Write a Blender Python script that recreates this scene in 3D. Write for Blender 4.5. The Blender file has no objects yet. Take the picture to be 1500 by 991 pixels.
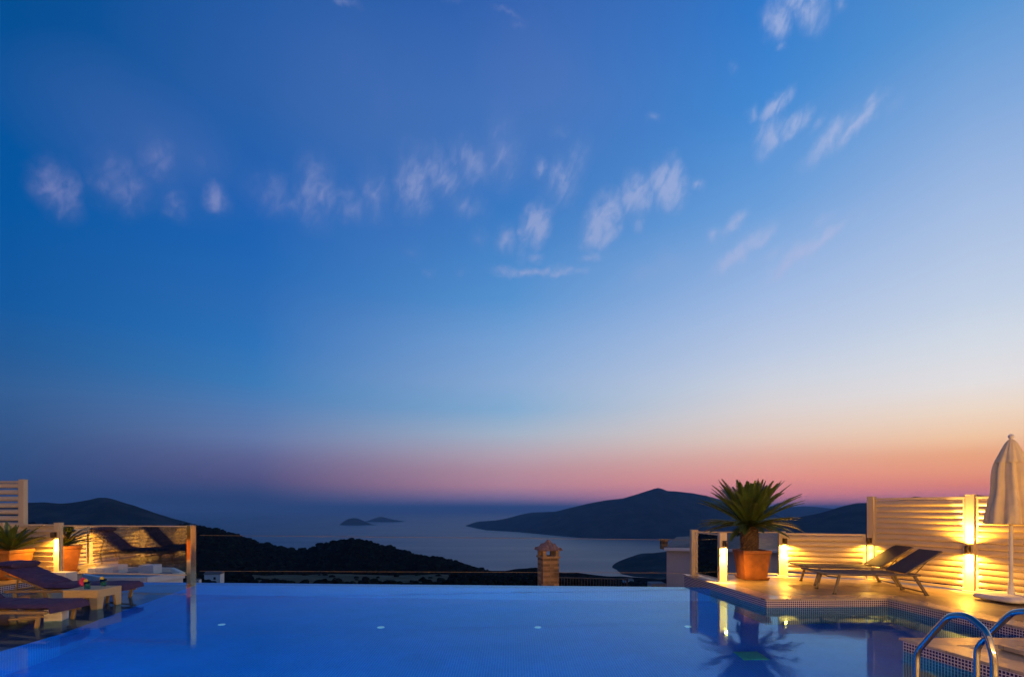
import bpy, math, random
from mathutils import Vector, Matrix, noise
R = math.radians
rnd = random.Random(7)
sc = bpy.context.scene
COL = sc.collection
CAMZ = 1.5      # camera height above the stone deck (z = 0); pool water at z = -0.14
WZ = -0.14
F, HX, HY = 750.0, 750.0, 745.0      # focal length (px of the 1500 px photo), principal column, horizon row
SEA = -200.0

def gp(px, py, z=0.0):
    """point at height z seen at photo pixel px,py (used once, to survey where things stand)"""
    d = (CAMZ - z) * F / (py - HY)
    return Vector(((px - HX) / F * d, d, z))

# ------------------------------------------------------------------ materials
def s2l(c):
    c = c / 255.0
    return c / 12.92 if c <= 0.04045 else ((c + 0.055) / 1.055) ** 2.4
def rgb(r, g, b): return (s2l(r), s2l(g), s2l(b), 1)

def mat(name, col, rough=0.5, metal=0.0, spec=None, noise_scale=0, noise_amt=0.15, bump=0.0, bump_scale=None, coat=0):
    m = bpy.data.materials.new(name); m.use_nodes = True
    nt = m.node_tree; b = nt.nodes['Principled BSDF']
    b.inputs['Base Color'].default_value = (*col[:3], 1)
    b.inputs['Roughness'].default_value = rough; b.inputs['Metallic'].default_value = metal
    if spec is not None: b.inputs['Specular IOR Level'].default_value = spec
    if coat: b.inputs['Coat Weight'].default_value = coat
    tc = nt.nodes.new('ShaderNodeTexCoord')
    if noise_scale:
        n = nt.nodes.new('ShaderNodeTexNoise'); n.inputs['Scale'].default_value = noise_scale; n.inputs['Detail'].default_value = 6
        nt.links.new(tc.outputs['Object'], n.inputs['Vector'])
        mr = nt.nodes.new('ShaderNodeMapRange'); mr.inputs[1].default_value = .3; mr.inputs[2].default_value = .7
        mr.inputs[3].default_value = 1 - noise_amt; mr.inputs[4].default_value = 1 + noise_amt
        nt.links.new(n.outputs['Fac'], mr.inputs[0])
        mx = nt.nodes.new('ShaderNodeMix'); mx.data_type = 'RGBA'; mx.blend_type = 'MULTIPLY'; mx.inputs[0].default_value = 1
        mx.inputs[6].default_value = (*col[:3], 1); nt.links.new(mr.outputs[0], mx.inputs[7])
        nt.links.new(mx.outputs[2], b.inputs['Base Color'])
    if bump:
        n2 = nt.nodes.new('ShaderNodeTexNoise'); n2.inputs['Scale'].default_value = bump_scale or noise_scale or 20; n2.inputs['Detail'].default_value = 5
        nt.links.new(tc.outputs['Object'], n2.inputs['Vector'])
        bp = nt.nodes.new('ShaderNodeBump'); bp.inputs['Strength'].default_value = bump; bp.inputs['Distance'].default_value = .02
        nt.links.new(n2.outputs['Fac'], bp.inputs['Height']); nt.links.new(bp.outputs[0], b.inputs['Normal'])
    return m

def tile_mat(name, c1, c2, grout, size, mortar, rough=.25, offset=0.0, bump=.3, width=None, dirt=.0, uv=True, rough2=None):
    m = bpy.data.materials.new(name); m.use_nodes = True
    nt = m.node_tree; b = nt.nodes['Principled BSDF']
    tc = nt.nodes.new('ShaderNodeTexCoord')
    br = nt.nodes.new('ShaderNodeTexBrick')
    br.offset = offset; br.squash = 1
    br.inputs['Color1'].default_value = (*c1, 1); br.inputs['Color2'].default_value = (*c2, 1); br.inputs['Mortar'].default_value = (*grout, 1)
    br.inputs['Scale'].default_value = 1; br.inputs['Mortar Size'].default_value = mortar
    br.inputs['Mortar Smooth'].default_value = .1
    br.inputs['Brick Width'].default_value = width or size; br.inputs['Row Height'].default_value = size
    nt.links.new(tc.outputs['UV' if uv else 'Object'], br.inputs['Vector'])
    src = br.outputs['Color']
    if dirt:
        n = nt.nodes.new('ShaderNodeTexNoise'); n.inputs['Scale'].default_value = 1.7; n.inputs['Detail'].default_value = 7
        nt.links.new(tc.outputs['Object'], n.inputs['Vector'])
        mr = nt.nodes.new('ShaderNodeMapRange'); mr.inputs[1].default_value = .3; mr.inputs[2].default_value = .7
        mr.inputs[3].default_value = 1 - dirt; mr.inputs[4].default_value = 1 + dirt
        nt.links.new(n.outputs['Fac'], mr.inputs[0])
        mx = nt.nodes.new('ShaderNodeMix'); mx.data_type = 'RGBA'; mx.blend_type = 'MULTIPLY'; mx.inputs[0].default_value = 1
        nt.links.new(src, mx.inputs[6]); nt.links.new(mr.outputs[0], mx.inputs[7]); src = mx.outputs[2]
        if rough2 is not None:
            mr2 = nt.nodes.new('ShaderNodeMapRange'); mr2.inputs[1].default_value = .42; mr2.inputs[2].default_value = .6
            mr2.inputs[3].default_value = rough; mr2.inputs[4].default_value = rough2
            nt.links.new(n.outputs['Fac'], mr2.inputs[0]); nt.links.new(mr2.outputs[0], b.inputs['Roughness'])
    nt.links.new(src, b.inputs['Base Color'])
    if rough2 is None: b.inputs['Roughness'].default_value = rough
    bp = nt.nodes.new('ShaderNodeBump'); bp.inputs['Strength'].default_value = bump; bp.inputs['Distance'].default_value = .003
    inv = nt.nodes.new('ShaderNodeMath'); inv.operation = 'SUBTRACT'; inv.inputs[0].default_value = 1
    nt.links.new(br.outputs['Fac'], inv.inputs[1]); nt.links.new(inv.outputs[0], bp.inputs['Height'])
    nt.links.new(bp.outputs[0], b.inputs['Normal'])
    return m

def glass_mat(name, col=(1, 1, 1), rough=0.0, ior=1.45):
    m = bpy.data.materials.new(name); m.use_nodes = True
    b = m.node_tree.nodes['Principled BSDF']
    b.inputs['Base Color'].default_value = (*col, 1); b.inputs['Roughness'].default_value = rough
    b.inputs['Transmission Weight'].default_value = 1; b.inputs['IOR'].default_value = ior
    return m
def emit_mat(name, col, strength):
    m = bpy.data.materials.new(name); m.use_nodes = True
    b = m.node_tree.nodes['Principled BSDF']
    b.inputs['Emission Color'].default_value = (*col, 1); b.inputs['Emission Strength'].default_value = strength
    return m

WARM = (1.0, .49, .055)
M = {}
M['deck'] = tile_mat('travertine_paving', (.30, .21, .115), (.24, .165, .085), (.07, .05, .03), .30, .007, .42, .5, .25, width=.60, dirt=.25, rough2=.3)
M['coping'] = tile_mat('wet_stone_coping', (.46, .37, .27), (.40, .32, .22), (.2, .15, .1), .60, .005, .22, .0, .2, width=.60, dirt=.2, rough2=.1)
M['mosaic'] = tile_mat('navy_mosaic', (.03, .025, .09), (.055, .035, .13), (.72, .62, .60), .035, .0048, .18, 0, .5)
M['pool_mosaic'] = tile_mat('blue_mosaic', (.006, .20, .90), (.01, .26, .94), (.16, .48, .96), .035, .0022, .25, 0, .3, dirt=.10)
M['ledge'] = tile_mat('pale_ledge_mosaic', (.20, .17, .24), (.24, .21, .28), (.34, .31, .36), .07, .004, .3, 0, .3, dirt=.2)
M['white_alu'] = mat('cream_painted_aluminium', (.62, .49, .30), .38, noise_scale=3, noise_amt=.05)
M['brass_steel'] = mat('warm_polished_steel', (.95, .76, .45), .13, 1.0, noise_scale=9, noise_amt=.05)
M['steel'] = mat('polished_steel', (.52, .49, .44), .08, 1.0, noise_scale=9, noise_amt=.05)
M['steel2'] = mat('brushed_steel', (.6, .58, .55), .25, 1.0)
M['bronze'] = mat('dark_bronze', (.10, .07, .05), .4, .6)
M['terracotta'] = mat('terracotta_plastic', (.31, .105, .018), .45, noise_scale=7, noise_amt=.28, bump=.08, bump_scale=60)
M['soil'] = mat('potting_soil', (.03, .02, .012), .95, noise_scale=40, noise_amt=.5, bump=.8)
M['trunk'] = mat('palm_bark', (.085, .05, .028), .9, noise_scale=30, noise_amt=.5, bump=.7)
M['frond'] = mat('palm_leaf', (.072, .115, .020), .38, noise_scale=6, noise_amt=.35)
M['sling'] = mat('grey_brown_sling_mesh', (.055, .042, .044), .8, noise_scale=90, noise_amt=.25, bump=.15)
M['lounge_frame'] = mat('taupe_aluminium', (.15, .115, .085), .42, .25, noise_scale=6, noise_amt=.08)
M['cushion'] = mat('aubergine_canvas', (.050, .026, .075), .85, noise_scale=14, noise_amt=.18, bump=.35, bump_scale=9)
M['resin'] = mat('sand_resin', (.30, .205, .085), .5, noise_scale=5, noise_amt=.1)
M['table'] = mat('woven_beige_resin', (.58, .41, .17), .55, noise_scale=90, noise_amt=.1, bump=.2)
M['white'] = mat('white_painted', (.75, .72, .66), .55, noise_scale=3, noise_amt=.07)
M['canvas'] = mat('ivory_canvas', (.84, .66, .37), .85, noise_scale=8, noise_amt=.06, bump=.12, bump_scale=40)
M['render_wall'] = mat('grey_render', (.45, .42, .42), .85, noise_scale=1.2, noise_amt=.12, bump=.1)
M['roof_tile'] = mat('brown_roof_tile', (.20, .13, .10), .8, noise_scale=6, noise_amt=.3, bump=.3)
M['roofscreed'] = mat('pale_roof_screed', (.30, .30, .31), .85, noise_scale=.8, noise_amt=.25)
M['dark_metal'] = mat('dark_railing_metal', (.05, .05, .06), .5, .5)
M['concrete'] = mat('concrete', (.3, .28, .26), .9, noise_scale=2, noise_amt=.15)
M['glass'] = glass_mat('clear_glass', (.93, .95, .95), ior=1.38)
M['tumbler'] = glass_mat('tumbler_glass', (.8, .95, .92))
M['teal'] = mat('teal_drink', (.0, .22, .20), .1)
M['teal'].node_tree.nodes['Principled BSDF'].inputs['Transmission Weight'].default_value = .5
M['lemon'] = mat('lemon', (.75, .55, .05), .5, noise_scale=60, noise_amt=.2)
M['pink'] = mat('pink_petal', (.65, .03, .12), .6, noise_scale=30, noise_amt=.2)
M['green'] = mat('green_drain_cover', (.20, .58, .40), .5, noise_scale=30, noise_amt=.1)
M['inlet'] = mat('white_pool_fitting', (.9, .95, .95), .3)
M['lens'] = emit_mat('lamp_lens', (1, .72, .35), 40)
M['globe'] = emit_mat('lit_opal_globe', (1, .70, .34), 12)
M['pool_lens'] = emit_mat('lit_pool_lens', (.5, .8, 1), 6)
M['led'] = emit_mat('lit_floor_led', (.45, .85, 1), .22)
M['black'] = mat('black_rubber', (.02, .02, .02), .7)
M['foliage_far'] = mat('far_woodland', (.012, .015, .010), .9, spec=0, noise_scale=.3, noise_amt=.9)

def stone_brick_mat():
    m = tile_mat('chimney_stone', (.46, .27, .11), (.10, .055, .025), (.30, .18, .09), .088, .010, .9, .5, 1.0, width=.24, dirt=.5)
    return m
M['stone'] = stone_brick_mat()

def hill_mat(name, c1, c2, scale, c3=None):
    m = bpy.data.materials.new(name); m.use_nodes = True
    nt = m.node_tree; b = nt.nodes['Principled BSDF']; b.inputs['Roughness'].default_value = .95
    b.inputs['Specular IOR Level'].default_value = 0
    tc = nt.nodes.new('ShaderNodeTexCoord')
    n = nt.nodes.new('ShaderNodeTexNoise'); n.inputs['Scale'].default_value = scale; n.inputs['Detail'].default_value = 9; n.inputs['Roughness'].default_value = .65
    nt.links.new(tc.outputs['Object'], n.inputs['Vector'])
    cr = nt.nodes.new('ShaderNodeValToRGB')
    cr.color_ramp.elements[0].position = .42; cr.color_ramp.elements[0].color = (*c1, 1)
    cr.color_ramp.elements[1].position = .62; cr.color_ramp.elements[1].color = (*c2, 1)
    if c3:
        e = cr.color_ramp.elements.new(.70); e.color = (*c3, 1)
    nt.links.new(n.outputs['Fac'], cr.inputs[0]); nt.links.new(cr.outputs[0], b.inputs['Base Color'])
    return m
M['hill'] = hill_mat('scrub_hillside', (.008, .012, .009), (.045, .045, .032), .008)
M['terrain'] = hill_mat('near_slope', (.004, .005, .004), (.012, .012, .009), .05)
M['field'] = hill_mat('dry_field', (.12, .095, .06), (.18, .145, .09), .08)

# ------------------------------------------------------------------ mesh builder
class MB:
    def __init__(s): s.v = []; s.f = []; s.uv = []; s.sm = []
    def face(s, pts, uv=None, smooth=False):
        i = len(s.v); s.v += [tuple(p) for p in pts]; s.f.append(tuple(range(i, i + len(pts)))); s.uv.append(uv); s.sm.append(smooth)
    def grid(s, rows, smooth=True, close=False, uvs=None):
        i0 = len(s.v); n = len(rows[0])
        for r in rows: s.v += [tuple(p) for p in r]
        for a in range(len(rows) - 1):
            for b in range(n if close else n - 1):
                b2 = (b + 1) % n
                s.f.append((i0 + a * n + b, i0 + a * n + b2, i0 + (a + 1) * n + b2, i0 + (a + 1) * n + b))
                s.uv.append([uvs[a][b], uvs[a][b2], uvs[a + 1][b2], uvs[a + 1][b]] if uvs else None); s.sm.append(smooth)
    def box(s, c, size, rz=0.0, mtx=None, taper=1.0):
        c = Vector(c); h = Vector(size) / 2
        P = []
        for z in (-1, 1):
            t = 1.0 if z == 1 else taper
            for x, y in ((-1, -1), (1, -1), (1, 1), (-1, 1)):
                P.append(Vector((x * h.x * t, y * h.y * t, z * h.z)))
        mt = mtx or Matrix.Rotation(rz, 3, 'Z')
        P = [mt @ p + c for p in P]
        i = len(s.v); s.v += [tuple(p) for p in P]
        for q in ((0, 3, 2, 1), (4, 5, 6, 7), (0, 1, 5, 4), (1, 2, 6, 5), (2, 3, 7, 6), (3, 0, 4, 7)):
            s.f.append(tuple(i + k for k in q)); s.sm.append(False)
            e1 = (P[q[1]] - P[q[0]]).length; e2 = (P[q[3]] - P[q[0]]).length
            s.uv.append([(0, 0), (e1, 0), (e1, e2), (0, e2)])
    def bar(s, a, b, w, h, up=(0, 0, 1)):
        a = Vector(a); b = Vector(b); d = b - a; L = d.length; d.normalize()
        upv = Vector(up); side = d.cross(upv)
        if side.length < 1e-4: side = Vector((1, 0, 0))
        side.normalize(); u = side.cross(d)
        mt = Matrix((d, side, u)).transposed()
        s.box((a + b) / 2, (L, w, h), mtx=mt)
    def tube(s, pts, r, n=10, caps=True):
        pts = [Vector(p) for p in pts]; rows = []
        ref = None
        for i, p in enumerate(pts):
            t = (pts[min(i + 1, len(pts) - 1)] - pts[max(i - 1, 0)]).normalized()
            if ref is None:
                ref = t.orthogonal().normalized()
            else:
                ref = (ref - t * ref.dot(t)).normalized()
            bi = t.cross(ref)
            rr = r[i] if isinstance(r, (list, tuple)) else r
            rows.append([p + (ref * math.cos(a) + bi * math.sin(a)) * rr for a in [2 * math.pi * k / n for k in range(n)]])
        s.grid(rows, True, True)
        if caps: s.face(list(reversed(rows[0]))); s.face(rows[-1])
    def lathe(s, prof, c, n=24, fn=None, smooth=True):
        c = Vector(c); rows = []
        for r, z in prof:
            row = []
            for k in range(n):
                a = 2 * math.pi * k / n; rr = fn(r, z, a) if fn else r
                row.append(c + Vector((rr * math.cos(a), rr * math.sin(a), z)))
            rows.append(row)
        s.grid(rows, smooth, True)
    def prism(s, poly, z0, z1, uvtop=True):
        top = [Vector((p[0], p[1], z1)) for p in poly]; bot = [Vector((p[0], p[1], z0)) for p in poly]
        s.face(top, [(p[0], p[1]) for p in poly]); s.face(list(reversed(bot)), [(p[0], p[1]) for p in reversed(poly)])
        L = 0
        for i in range(len(poly)):
            j = (i + 1) % len(poly); l = (top[j] - top[i]).length
            s.face([bot[i], bot[j], top[j], top[i]], [(L, z0), (L + l, z0), (L + l, z1), (L, z1)]); L += l
    def wallstrip(s, path, z0, z1, flip=False):
        L = 0
        for a, b in zip(path[:-1], path[1:]):
            l = math.hypot(b[0] - a[0], b[1] - a[1])
            P = [(a[0], a[1], z0), (b[0], b[1], z0), (b[0], b[1], z1), (a[0], a[1], z1)]
            U = [(L, z0), (L + l, z0), (L + l, z1), (L, z1)]
            if flip: P.reverse(); U.reverse()
            s.face(P, U); L += l
    def build(s, name, m, parent=None, bevel=0, origin=None, weld=True, subsurf=0, loc=None):
        me = bpy.data.meshes.new(name)
        o0 = Vector(origin) if origin else Vector((0, 0, 0))
        me.from_pydata([tuple(Vector(v) - o0) for v in s.v], [], s.f)
        me.polygons.foreach_set('use_smooth', s.sm)
        if any(u is not None for u in s.uv):
            ul = me.uv_layers.new(name='UVMap')
            for p, u in zip(me.polygons, s.uv):
                for k, li in enumerate(p.loop_indices):
                    if u: ul.data[li].uv = u[k]
                    else:
                        co = me.vertices[me.loops[li].vertex_index].co; ul.data[li].uv = (co.x, co.y)
        me.materials.append(m); me.update()
        o = bpy.data.objects.new(name, me); COL.objects.link(o)
        if origin: o.location = o0
        if parent:
            o.parent = parent
            if origin: o.location = o0
        if subsurf:
            ss = o.modifiers.new('s', 'SUBSURF'); ss.levels = subsurf; ss.render_levels = subsurf
        if bevel:
            b = o.modifiers.new('b', 'BEVEL'); b.width = bevel; b.segments = 2; b.limit_method = 'ANGLE'; b.angle_limit = R(40)
        return o

def tag(o, label=None, cat=None, group=None, kind=None):
    if label: o['label'] = label
    if cat: o['category'] = cat
    if group: o['group'] = group
    if kind: o['kind'] = kind
    return o
def thing(name, label, cat, loc=(0, 0, 0), rz=0.0, group=None):
    o = bpy.data.objects.new(name, None); o.empty_display_size = .2; COL.objects.link(o)
    o.location = loc; o.rotation_euler = (0, 0, rz)
    return tag(o, label, cat, group)
def children(o): return [c for c in bpy.data.objects if c.parent == o]
def copy_tree(o, parent=None):
    c = o.copy(); COL.objects.link(c)
    if parent: c.parent = parent
    for ch in children(o): copy_tree(ch, c)
    return c
def struct(o, label, cat='setting'):
    return tag(o, label, cat, kind='structure')

# ------------------------------------------------------------------ world: dusk sky
SKYCOLS = [  # photo column -> (row, sRGB)
 (15,  [(745,(20,50,100)),(730,(32,60,110)),(700,(44,73,122)),(640,(52,86,137)),(570,(50,96,152)),(520,(35,93,155)),(440,(14,90,162)),(300,(0,86,162)),(150,(0,83,157)),(0,(0,78,148))]),
 (375, [(745,(22,60,106)),(725,(50,73,122)),(700,(86,86,133)),(670,(97,103,150)),(640,(102,124,172)),(600,(85,126,182)),(560,(60,124,187)),(500,(45,115,187)),(440,(42,108,183)),(300,(14,95,178)),(150,(25,92,168)),(0,(12,86,163))]),
 (750, [(745,(86,104,152)),(730,(150,125,165)),(712,(196,142,160)),(690,(192,150,164)),(665,(188,170,184)),(635,(170,186,206)),(600,(134,176,214)),(560,(140,174,216)),(500,(120,164,216)),(440,(88,148,210)),(300,(50,122,198)),(150,(56,114,190)),(0,(34,94,176))]),
 (1125,[(745,(200,138,168)),(725,(244,146,152)),(700,(248,158,144)),(670,(238,178,160)),(640,(236,206,190)),(600,(226,216,214)),(560,(210,215,226)),(520,(192,206,230)),(440,(164,190,230)),(300,(108,160,220)),(150,(68,138,212)),(0,(46,122,204))]),
 (1420,[(745,(222,140,158)),(725,(250,145,146)),(710,(255,146,120)),(690,(254,164,124)),(665,(250,176,130)),(640,(253,206,166)),(600,(246,223,203)),(560,(234,229,229)),(500,(216,223,233)),(440,(196,211,233)),(300,(164,190,229)),(150,(126,168,221)),(0,(86,148,212))]),
]
world = bpy.data.worlds.new('World'); sc.world = world; world.use_nodes = True
nt = world.node_tree; nt.nodes.clear()
def N(t, **k):
    n = nt.nodes.new(t)
    for a, b in k.items(): setattr(n, a, b)
    return n
def L(a, b): nt.links.new(a, b)
def mth(op, a=None, b=None, c=None, clamp=False):
    n = N('ShaderNodeMath', operation=op, use_clamp=clamp)
    for i, x in enumerate((a, b, c)):
        if x is None: continue
        if isinstance(x, (int, float)): n.inputs[i].default_value = x
        else: L(x, n.inputs[i])
    return n.outputs[0]
tc = N('ShaderNodeTexCoord'); sep = N('ShaderNodeSeparateXYZ'); L(tc.outputs['Generated'], sep.inputs[0])
X, Y, Z = sep.outputs
el = mth('MULTIPLY', mth('ARCSINE', Z), 180 / math.pi)
az = mth('MULTIPLY', mth('ARCTAN2', X, Y), 180 / math.pi)
elf = mth('DIVIDE', el, 60.0, clamp=True)
def column(px, stops):
    cr = N('ShaderNodeValToRGB'); r = cr.color_ramp; r.interpolation = 'B_SPLINE' if False else 'LINEAR'
    rad = math.hypot(F, px - HX)
    pts = []
    for y, c in stops:
        e = math.degrees(math.atan((HY - y) / rad)); pts.append((e / 60.0, rgb(*c)))
    pts.append((1.0, rgb(8, 60, 130)))
    pts = sorted(pts, key=lambda t: t[0])
    r.elements[0].position = pts[0][0]; r.elements[0].color = pts[0][1]
    r.elements[1].position = pts[-1][0]; r.elements[1].color = pts[-1][1]
    for p, c in pts[1:-1]:
        e = r.elements.new(p); e.color = c
    L(elf, cr.inputs[0])
    return cr.outputs[0]
outs = [(math.degrees(math.atan((px - HX) / F)), column(px, st)) for px, st in SKYCOLS]
outs.append((175.0, outs[0][1]))
cur = outs[0][1]
for (a0, _), (a1, o1) in zip(outs[:-1], outs[1:]):
    mr = N('ShaderNodeMapRange'); mr.interpolation_type = 'LINEAR'; mr.clamp = True
    s0 = 75.0 if a1 > 100 else a0
    mr.inputs[1].default_value = s0; mr.inputs[2].default_value = a1; L(az, mr.inputs[0])
    mx = N('ShaderNodeMix', data_type='RGBA'); L(mr.outputs[0], mx.inputs[0]); L(cur, mx.inputs[6]); L(o1, mx.inputs[7])
    cur = mx.outputs[2]

# broad thin veil of lilac cirrus
comb = N('ShaderNodeCombineXYZ'); L(az, comb.inputs[0]); L(el, comb.inputs[1])
nz = N('ShaderNodeTexNoise'); nz.inputs['Scale'].default_value = .045; nz.inputs['Detail'].default_value = 4; L(comb.outputs[0], nz.inputs['Vector'])
veil = N('ShaderNodeMapRange'); veil.inputs[1].default_value = .45; veil.inputs[2].default_value = .75; veil.inputs[3].default_value = 0; veil.inputs[4].default_value = .28
L(nz.outputs['Fac'], veil.inputs[0])
elw = N('ShaderNodeMapRange'); elw.inputs[1].default_value = 18; elw.inputs[2].default_value = 30; L(el, elw.inputs[0])
vaz = N('ShaderNodeMapRange'); vaz.inputs[1].default_value = -34; vaz.inputs[2].default_value = -12; L(az, vaz.inputs[0])
vacc = None
for (vpx, vpy, vaw, vah, vden) in ((560, 170, 25, 14, .42), (250, 215, 13, 6, .35), (820, 110, 22, 15, .42), (700, 230, 18, 6, .34)):
    rx, rz = (vpx - HX) / F, (HY - vpy) / F
    mp = N('ShaderNodeMapping', vector_type='TEXTURE'); mp.inputs['Location'].default_value = (math.degrees(math.atan(rx)), math.degrees(math.atan(rz / math.hypot(1, rx))), 0)
    mp.inputs['Scale'].default_value = (vaw, vah, 1); L(comb.outputs[0], mp.inputs['Vector'])
    ln = N('ShaderNodeVectorMath', operation='LENGTH'); L(mp.outputs[0], ln.inputs[0])
    v = mth('MULTIPLY_ADD', ln.outputs['Value'], -vden, vden, clamp=True)
    vacc = v if vacc is None else mth('MAXIMUM', vacc, v)
vn = mth('MULTIPLY_ADD', nz.outputs['Fac'], 1.8, .05)
vf = mth('MULTIPLY', vacc, vn, clamp=True)
mx = N('ShaderNodeMix', data_type='RGBA'); L(vf, mx.inputs[0]); L(cur, mx.inputs[6]); mx.inputs[7].default_value = rgb(92, 120, 184)
cur = mx.outputs[2]

# small altocumulus tufts: each an ellipse in azimuth / elevation broken up by noise
CL = [  # photo px, py, half width, half height, tilt (deg, + = leaning right at the top), density
 (85,278,30,34,-8,.8),(175,268,36,38,0,.6),(232,235,24,34,-10,.45),(256,301,18,20,0,.55),(316,290,15,20,12,.75),(300,240,26,28,0,.22),
 (400,285,32,32,0,.45),(462,284,26,46,0,.6),(430,300,20,18,0,.4),(512,300,22,24,10,.5),(548,285,20,36,5,.45),(608,272,24,42,15,.7),(640,255,40,34,20,.55),
 (690,240,30,34,10,.5),(735,225,26,50,10,.35),(688,300,24,22,0,.4),(785,330,16,34,25,.9),(742,352,14,20,30,.5),(765,372,9,20,10,.35),
 (825,265,20,34,32,.5),(845,235,16,34,32,.3),(793,245,10,12,0,.5),(770,399,36,8,2,.6),(815,397,40,7,0,.5),(868,376,16,7,0,.5),(782,378,12,6,0,.4),
 (884,322,20,38,30,.95),(865,345,14,20,30,.6),(932,288,20,30,32,.75),(978,272,24,30,38,.95),(1022,270,8,10,20,.5),(936,328,9,9,0,.45),
 (704,348,12,16,0,.3),(628,398,9,7,0,.3),(677,398,6,6,0,.3),(606,368,12,10,0,.2),(950,398,30,14,0,.25),
 (1137,154,20,12,60,.75),(1104,168,9,12,30,.45),(1130,200,18,30,50,.7),(1160,184,24,14,62,.8),(1200,180,12,10,50,.4),(1215,205,34,16,62,.75),(1258,182,36,10,58,.7),(1275,150,14,10,50,.4),
 (1075,327,20,10,60,.7),(1046,343,9,12,30,.45),(1080,372,34,14,55,.75),(1112,352,22,11,58,.7),(1135,372,14,8,50,.4),(1160,380,36,12,62,.75),(1205,352,34,10,58,.75),(1205,325,16,9,50,.4),(1258,322,14,7,50,.3),
 (1140,28,18,26,20,.7),(1180,12,30,22,40,.75),(1232,8,9,12,20,.4),(1144,67,9,9,0,.35),(745,20,18,6,10,.3),(1075,100,6,8,0,.25),
 (500,0,22,8,0,.45),(663,3,9,6,0,.35),(760,38,9,6,0,.3),(1440,240,12,6,40,.2),(958,175,10,8,0,.25),(822,192,12,10,0,.2),(980,385,22,22,30,.22),(1310,150,14,8,55,.25)]
dn = N('ShaderNodeTexNoise'); dn.inputs['Scale'].default_value = .55; dn.inputs['Detail'].default_value = 5; dn.inputs['Roughness'].default_value = .6; L(comb.outputs[0], dn.inputs['Vector'])
dsub = N('ShaderNodeVectorMath', operation='SUBTRACT'); L(dn.outputs['Color'], dsub.inputs[0]); dsub.inputs[1].default_value = (.5, .5, .5)
dsc = N('ShaderNodeVectorMath', operation='MULTIPLY'); L(dsub.outputs[0], dsc.inputs[0]); dsc.inputs[1].default_value = (2.0, 2.0, 0)
dad = N('ShaderNodeVectorMath', operation='ADD'); L(comb.outputs[0], dad.inputs[0]); L(dsc.outputs[0], dad.inputs[1])
warp = dad.outputs[0]
def azel(px, py):
    rx, rz = (px - HX) / F, (HY - py) / F
    return math.degrees(math.atan(rx)), math.degrees(math.atan(rz / math.hypot(1, rx)))
acc = None
for (px, py, hw, hh, tl, den) in CL:
    a, e = azel(px, py)
    a2, e2 = azel(px + 10, py); a3, e3 = azel(px, py - 10)
    ka, ke = (a2 - a) / 10, (e3 - e) / 10
    mp = N('ShaderNodeMapping', vector_type='TEXTURE')
    mp.inputs['Location'].default_value = (a, e, 0); mp.inputs['Rotation'].default_value = (0, 0, R(32) if (hw > hh and tl >= 50) else -R(tl))
    mp.inputs['Scale'].default_value = (hw * ka * 1.85, hh * ke * 1.65, 1)
    L(warp, mp.inputs['Vector'])
    ln = N('ShaderNodeVectorMath', operation='LENGTH'); L(mp.outputs[0], ln.inputs[0])
    den *= .78 if px < 720 else .95
    v = mth('MULTIPLY_ADD', ln.outputs['Value'], -den, den, clamp=True)
    acc = v if acc is None else mth('MAXIMUM', acc, v)
fine = N('ShaderNodeTexNoise'); fine.inputs['Scale'].default_value = .9; fine.inputs['Detail'].default_value = 8; fine.inputs['Roughness'].default_value = .56; fine.inputs['Distortion'].default_value = .7
fm = N('ShaderNodeMapping', vector_type='TEXTURE'); fm.inputs['Rotation'].default_value = (0, 0, R(-34)); fm.inputs['Scale'].default_value = (1.0, 2.0, 1); L(comb.outputs[0], fm.inputs[0]); L(fm.outputs[0], fine.inputs['Vector'])
ff = mth('MULTIPLY_ADD', fine.outputs['Fac'], 3.4, -.65)          # about 0 .. 2
mm = mth('MULTIPLY', acc, ff)
cr_ = N('ShaderNodeMapRange'); cr_.interpolation_type = 'SMOOTHSTEP'; cr_.inputs[1].default_value = .07; cr_.inputs[2].default_value = .80; L(mm, cr_.inputs[0])
soft = mth('MULTIPLY', acc, .26)
op = N('ShaderNodeMapRange'); op.inputs[1].default_value = -40; op.inputs[2].default_value = 15; op.inputs[3].default_value = .52; op.inputs[4].default_value = .52; L(az, op.inputs[0])
cf = mth('MULTIPLY_ADD', cr_.outputs[0], op.outputs[0], soft, clamp=True)
# cloud colour follows the light: dull lilac in the west-away side, pale pink-white toward the afterglow
cz = N('ShaderNodeMapRange'); cz.inputs[1].default_value = -45; cz.inputs[2].default_value = 30; L(az, cz.inputs[0])
cc = N('ShaderNodeMix', data_type='RGBA'); L(cz.outputs[0], cc.inputs[0]); cc.inputs[6].default_value = rgb(124, 134, 190); cc.inputs[7].default_value = rgb(172, 186, 226)
mx = N('ShaderNodeMix', data_type='RGBA'); L(cf, mx.inputs[0]); L(cur, mx.inputs[6]); L(cc.outputs[2], mx.inputs[7])
cur = mx.outputs[2]
# physical sky, sun already below the horizon: adds its faint twilight share
sky = N('ShaderNodeTexSky', sky_type='NISHITA'); sky.sun_disc = False
sky.sun_elevation = R(-2.5); sky.sun_rotation = R(62); sky.altitude = 200
bg1 = N('ShaderNodeBackground'); L(cur, bg1.inputs[0]); bg1.inputs[1].default_value = 1.0
bg2 = N('ShaderNodeBackground'); L(sky.outputs[0], bg2.inputs[0]); bg2.inputs[1].default_value = .02
ads = N('ShaderNodeAddShader'); L(bg1.outputs[0], ads.inputs[0]); L(bg2.outputs[0], ads.inputs[1])
ow = N('ShaderNodeOutputWorld'); L(ads.outputs[0], ow.inputs[0])

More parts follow.
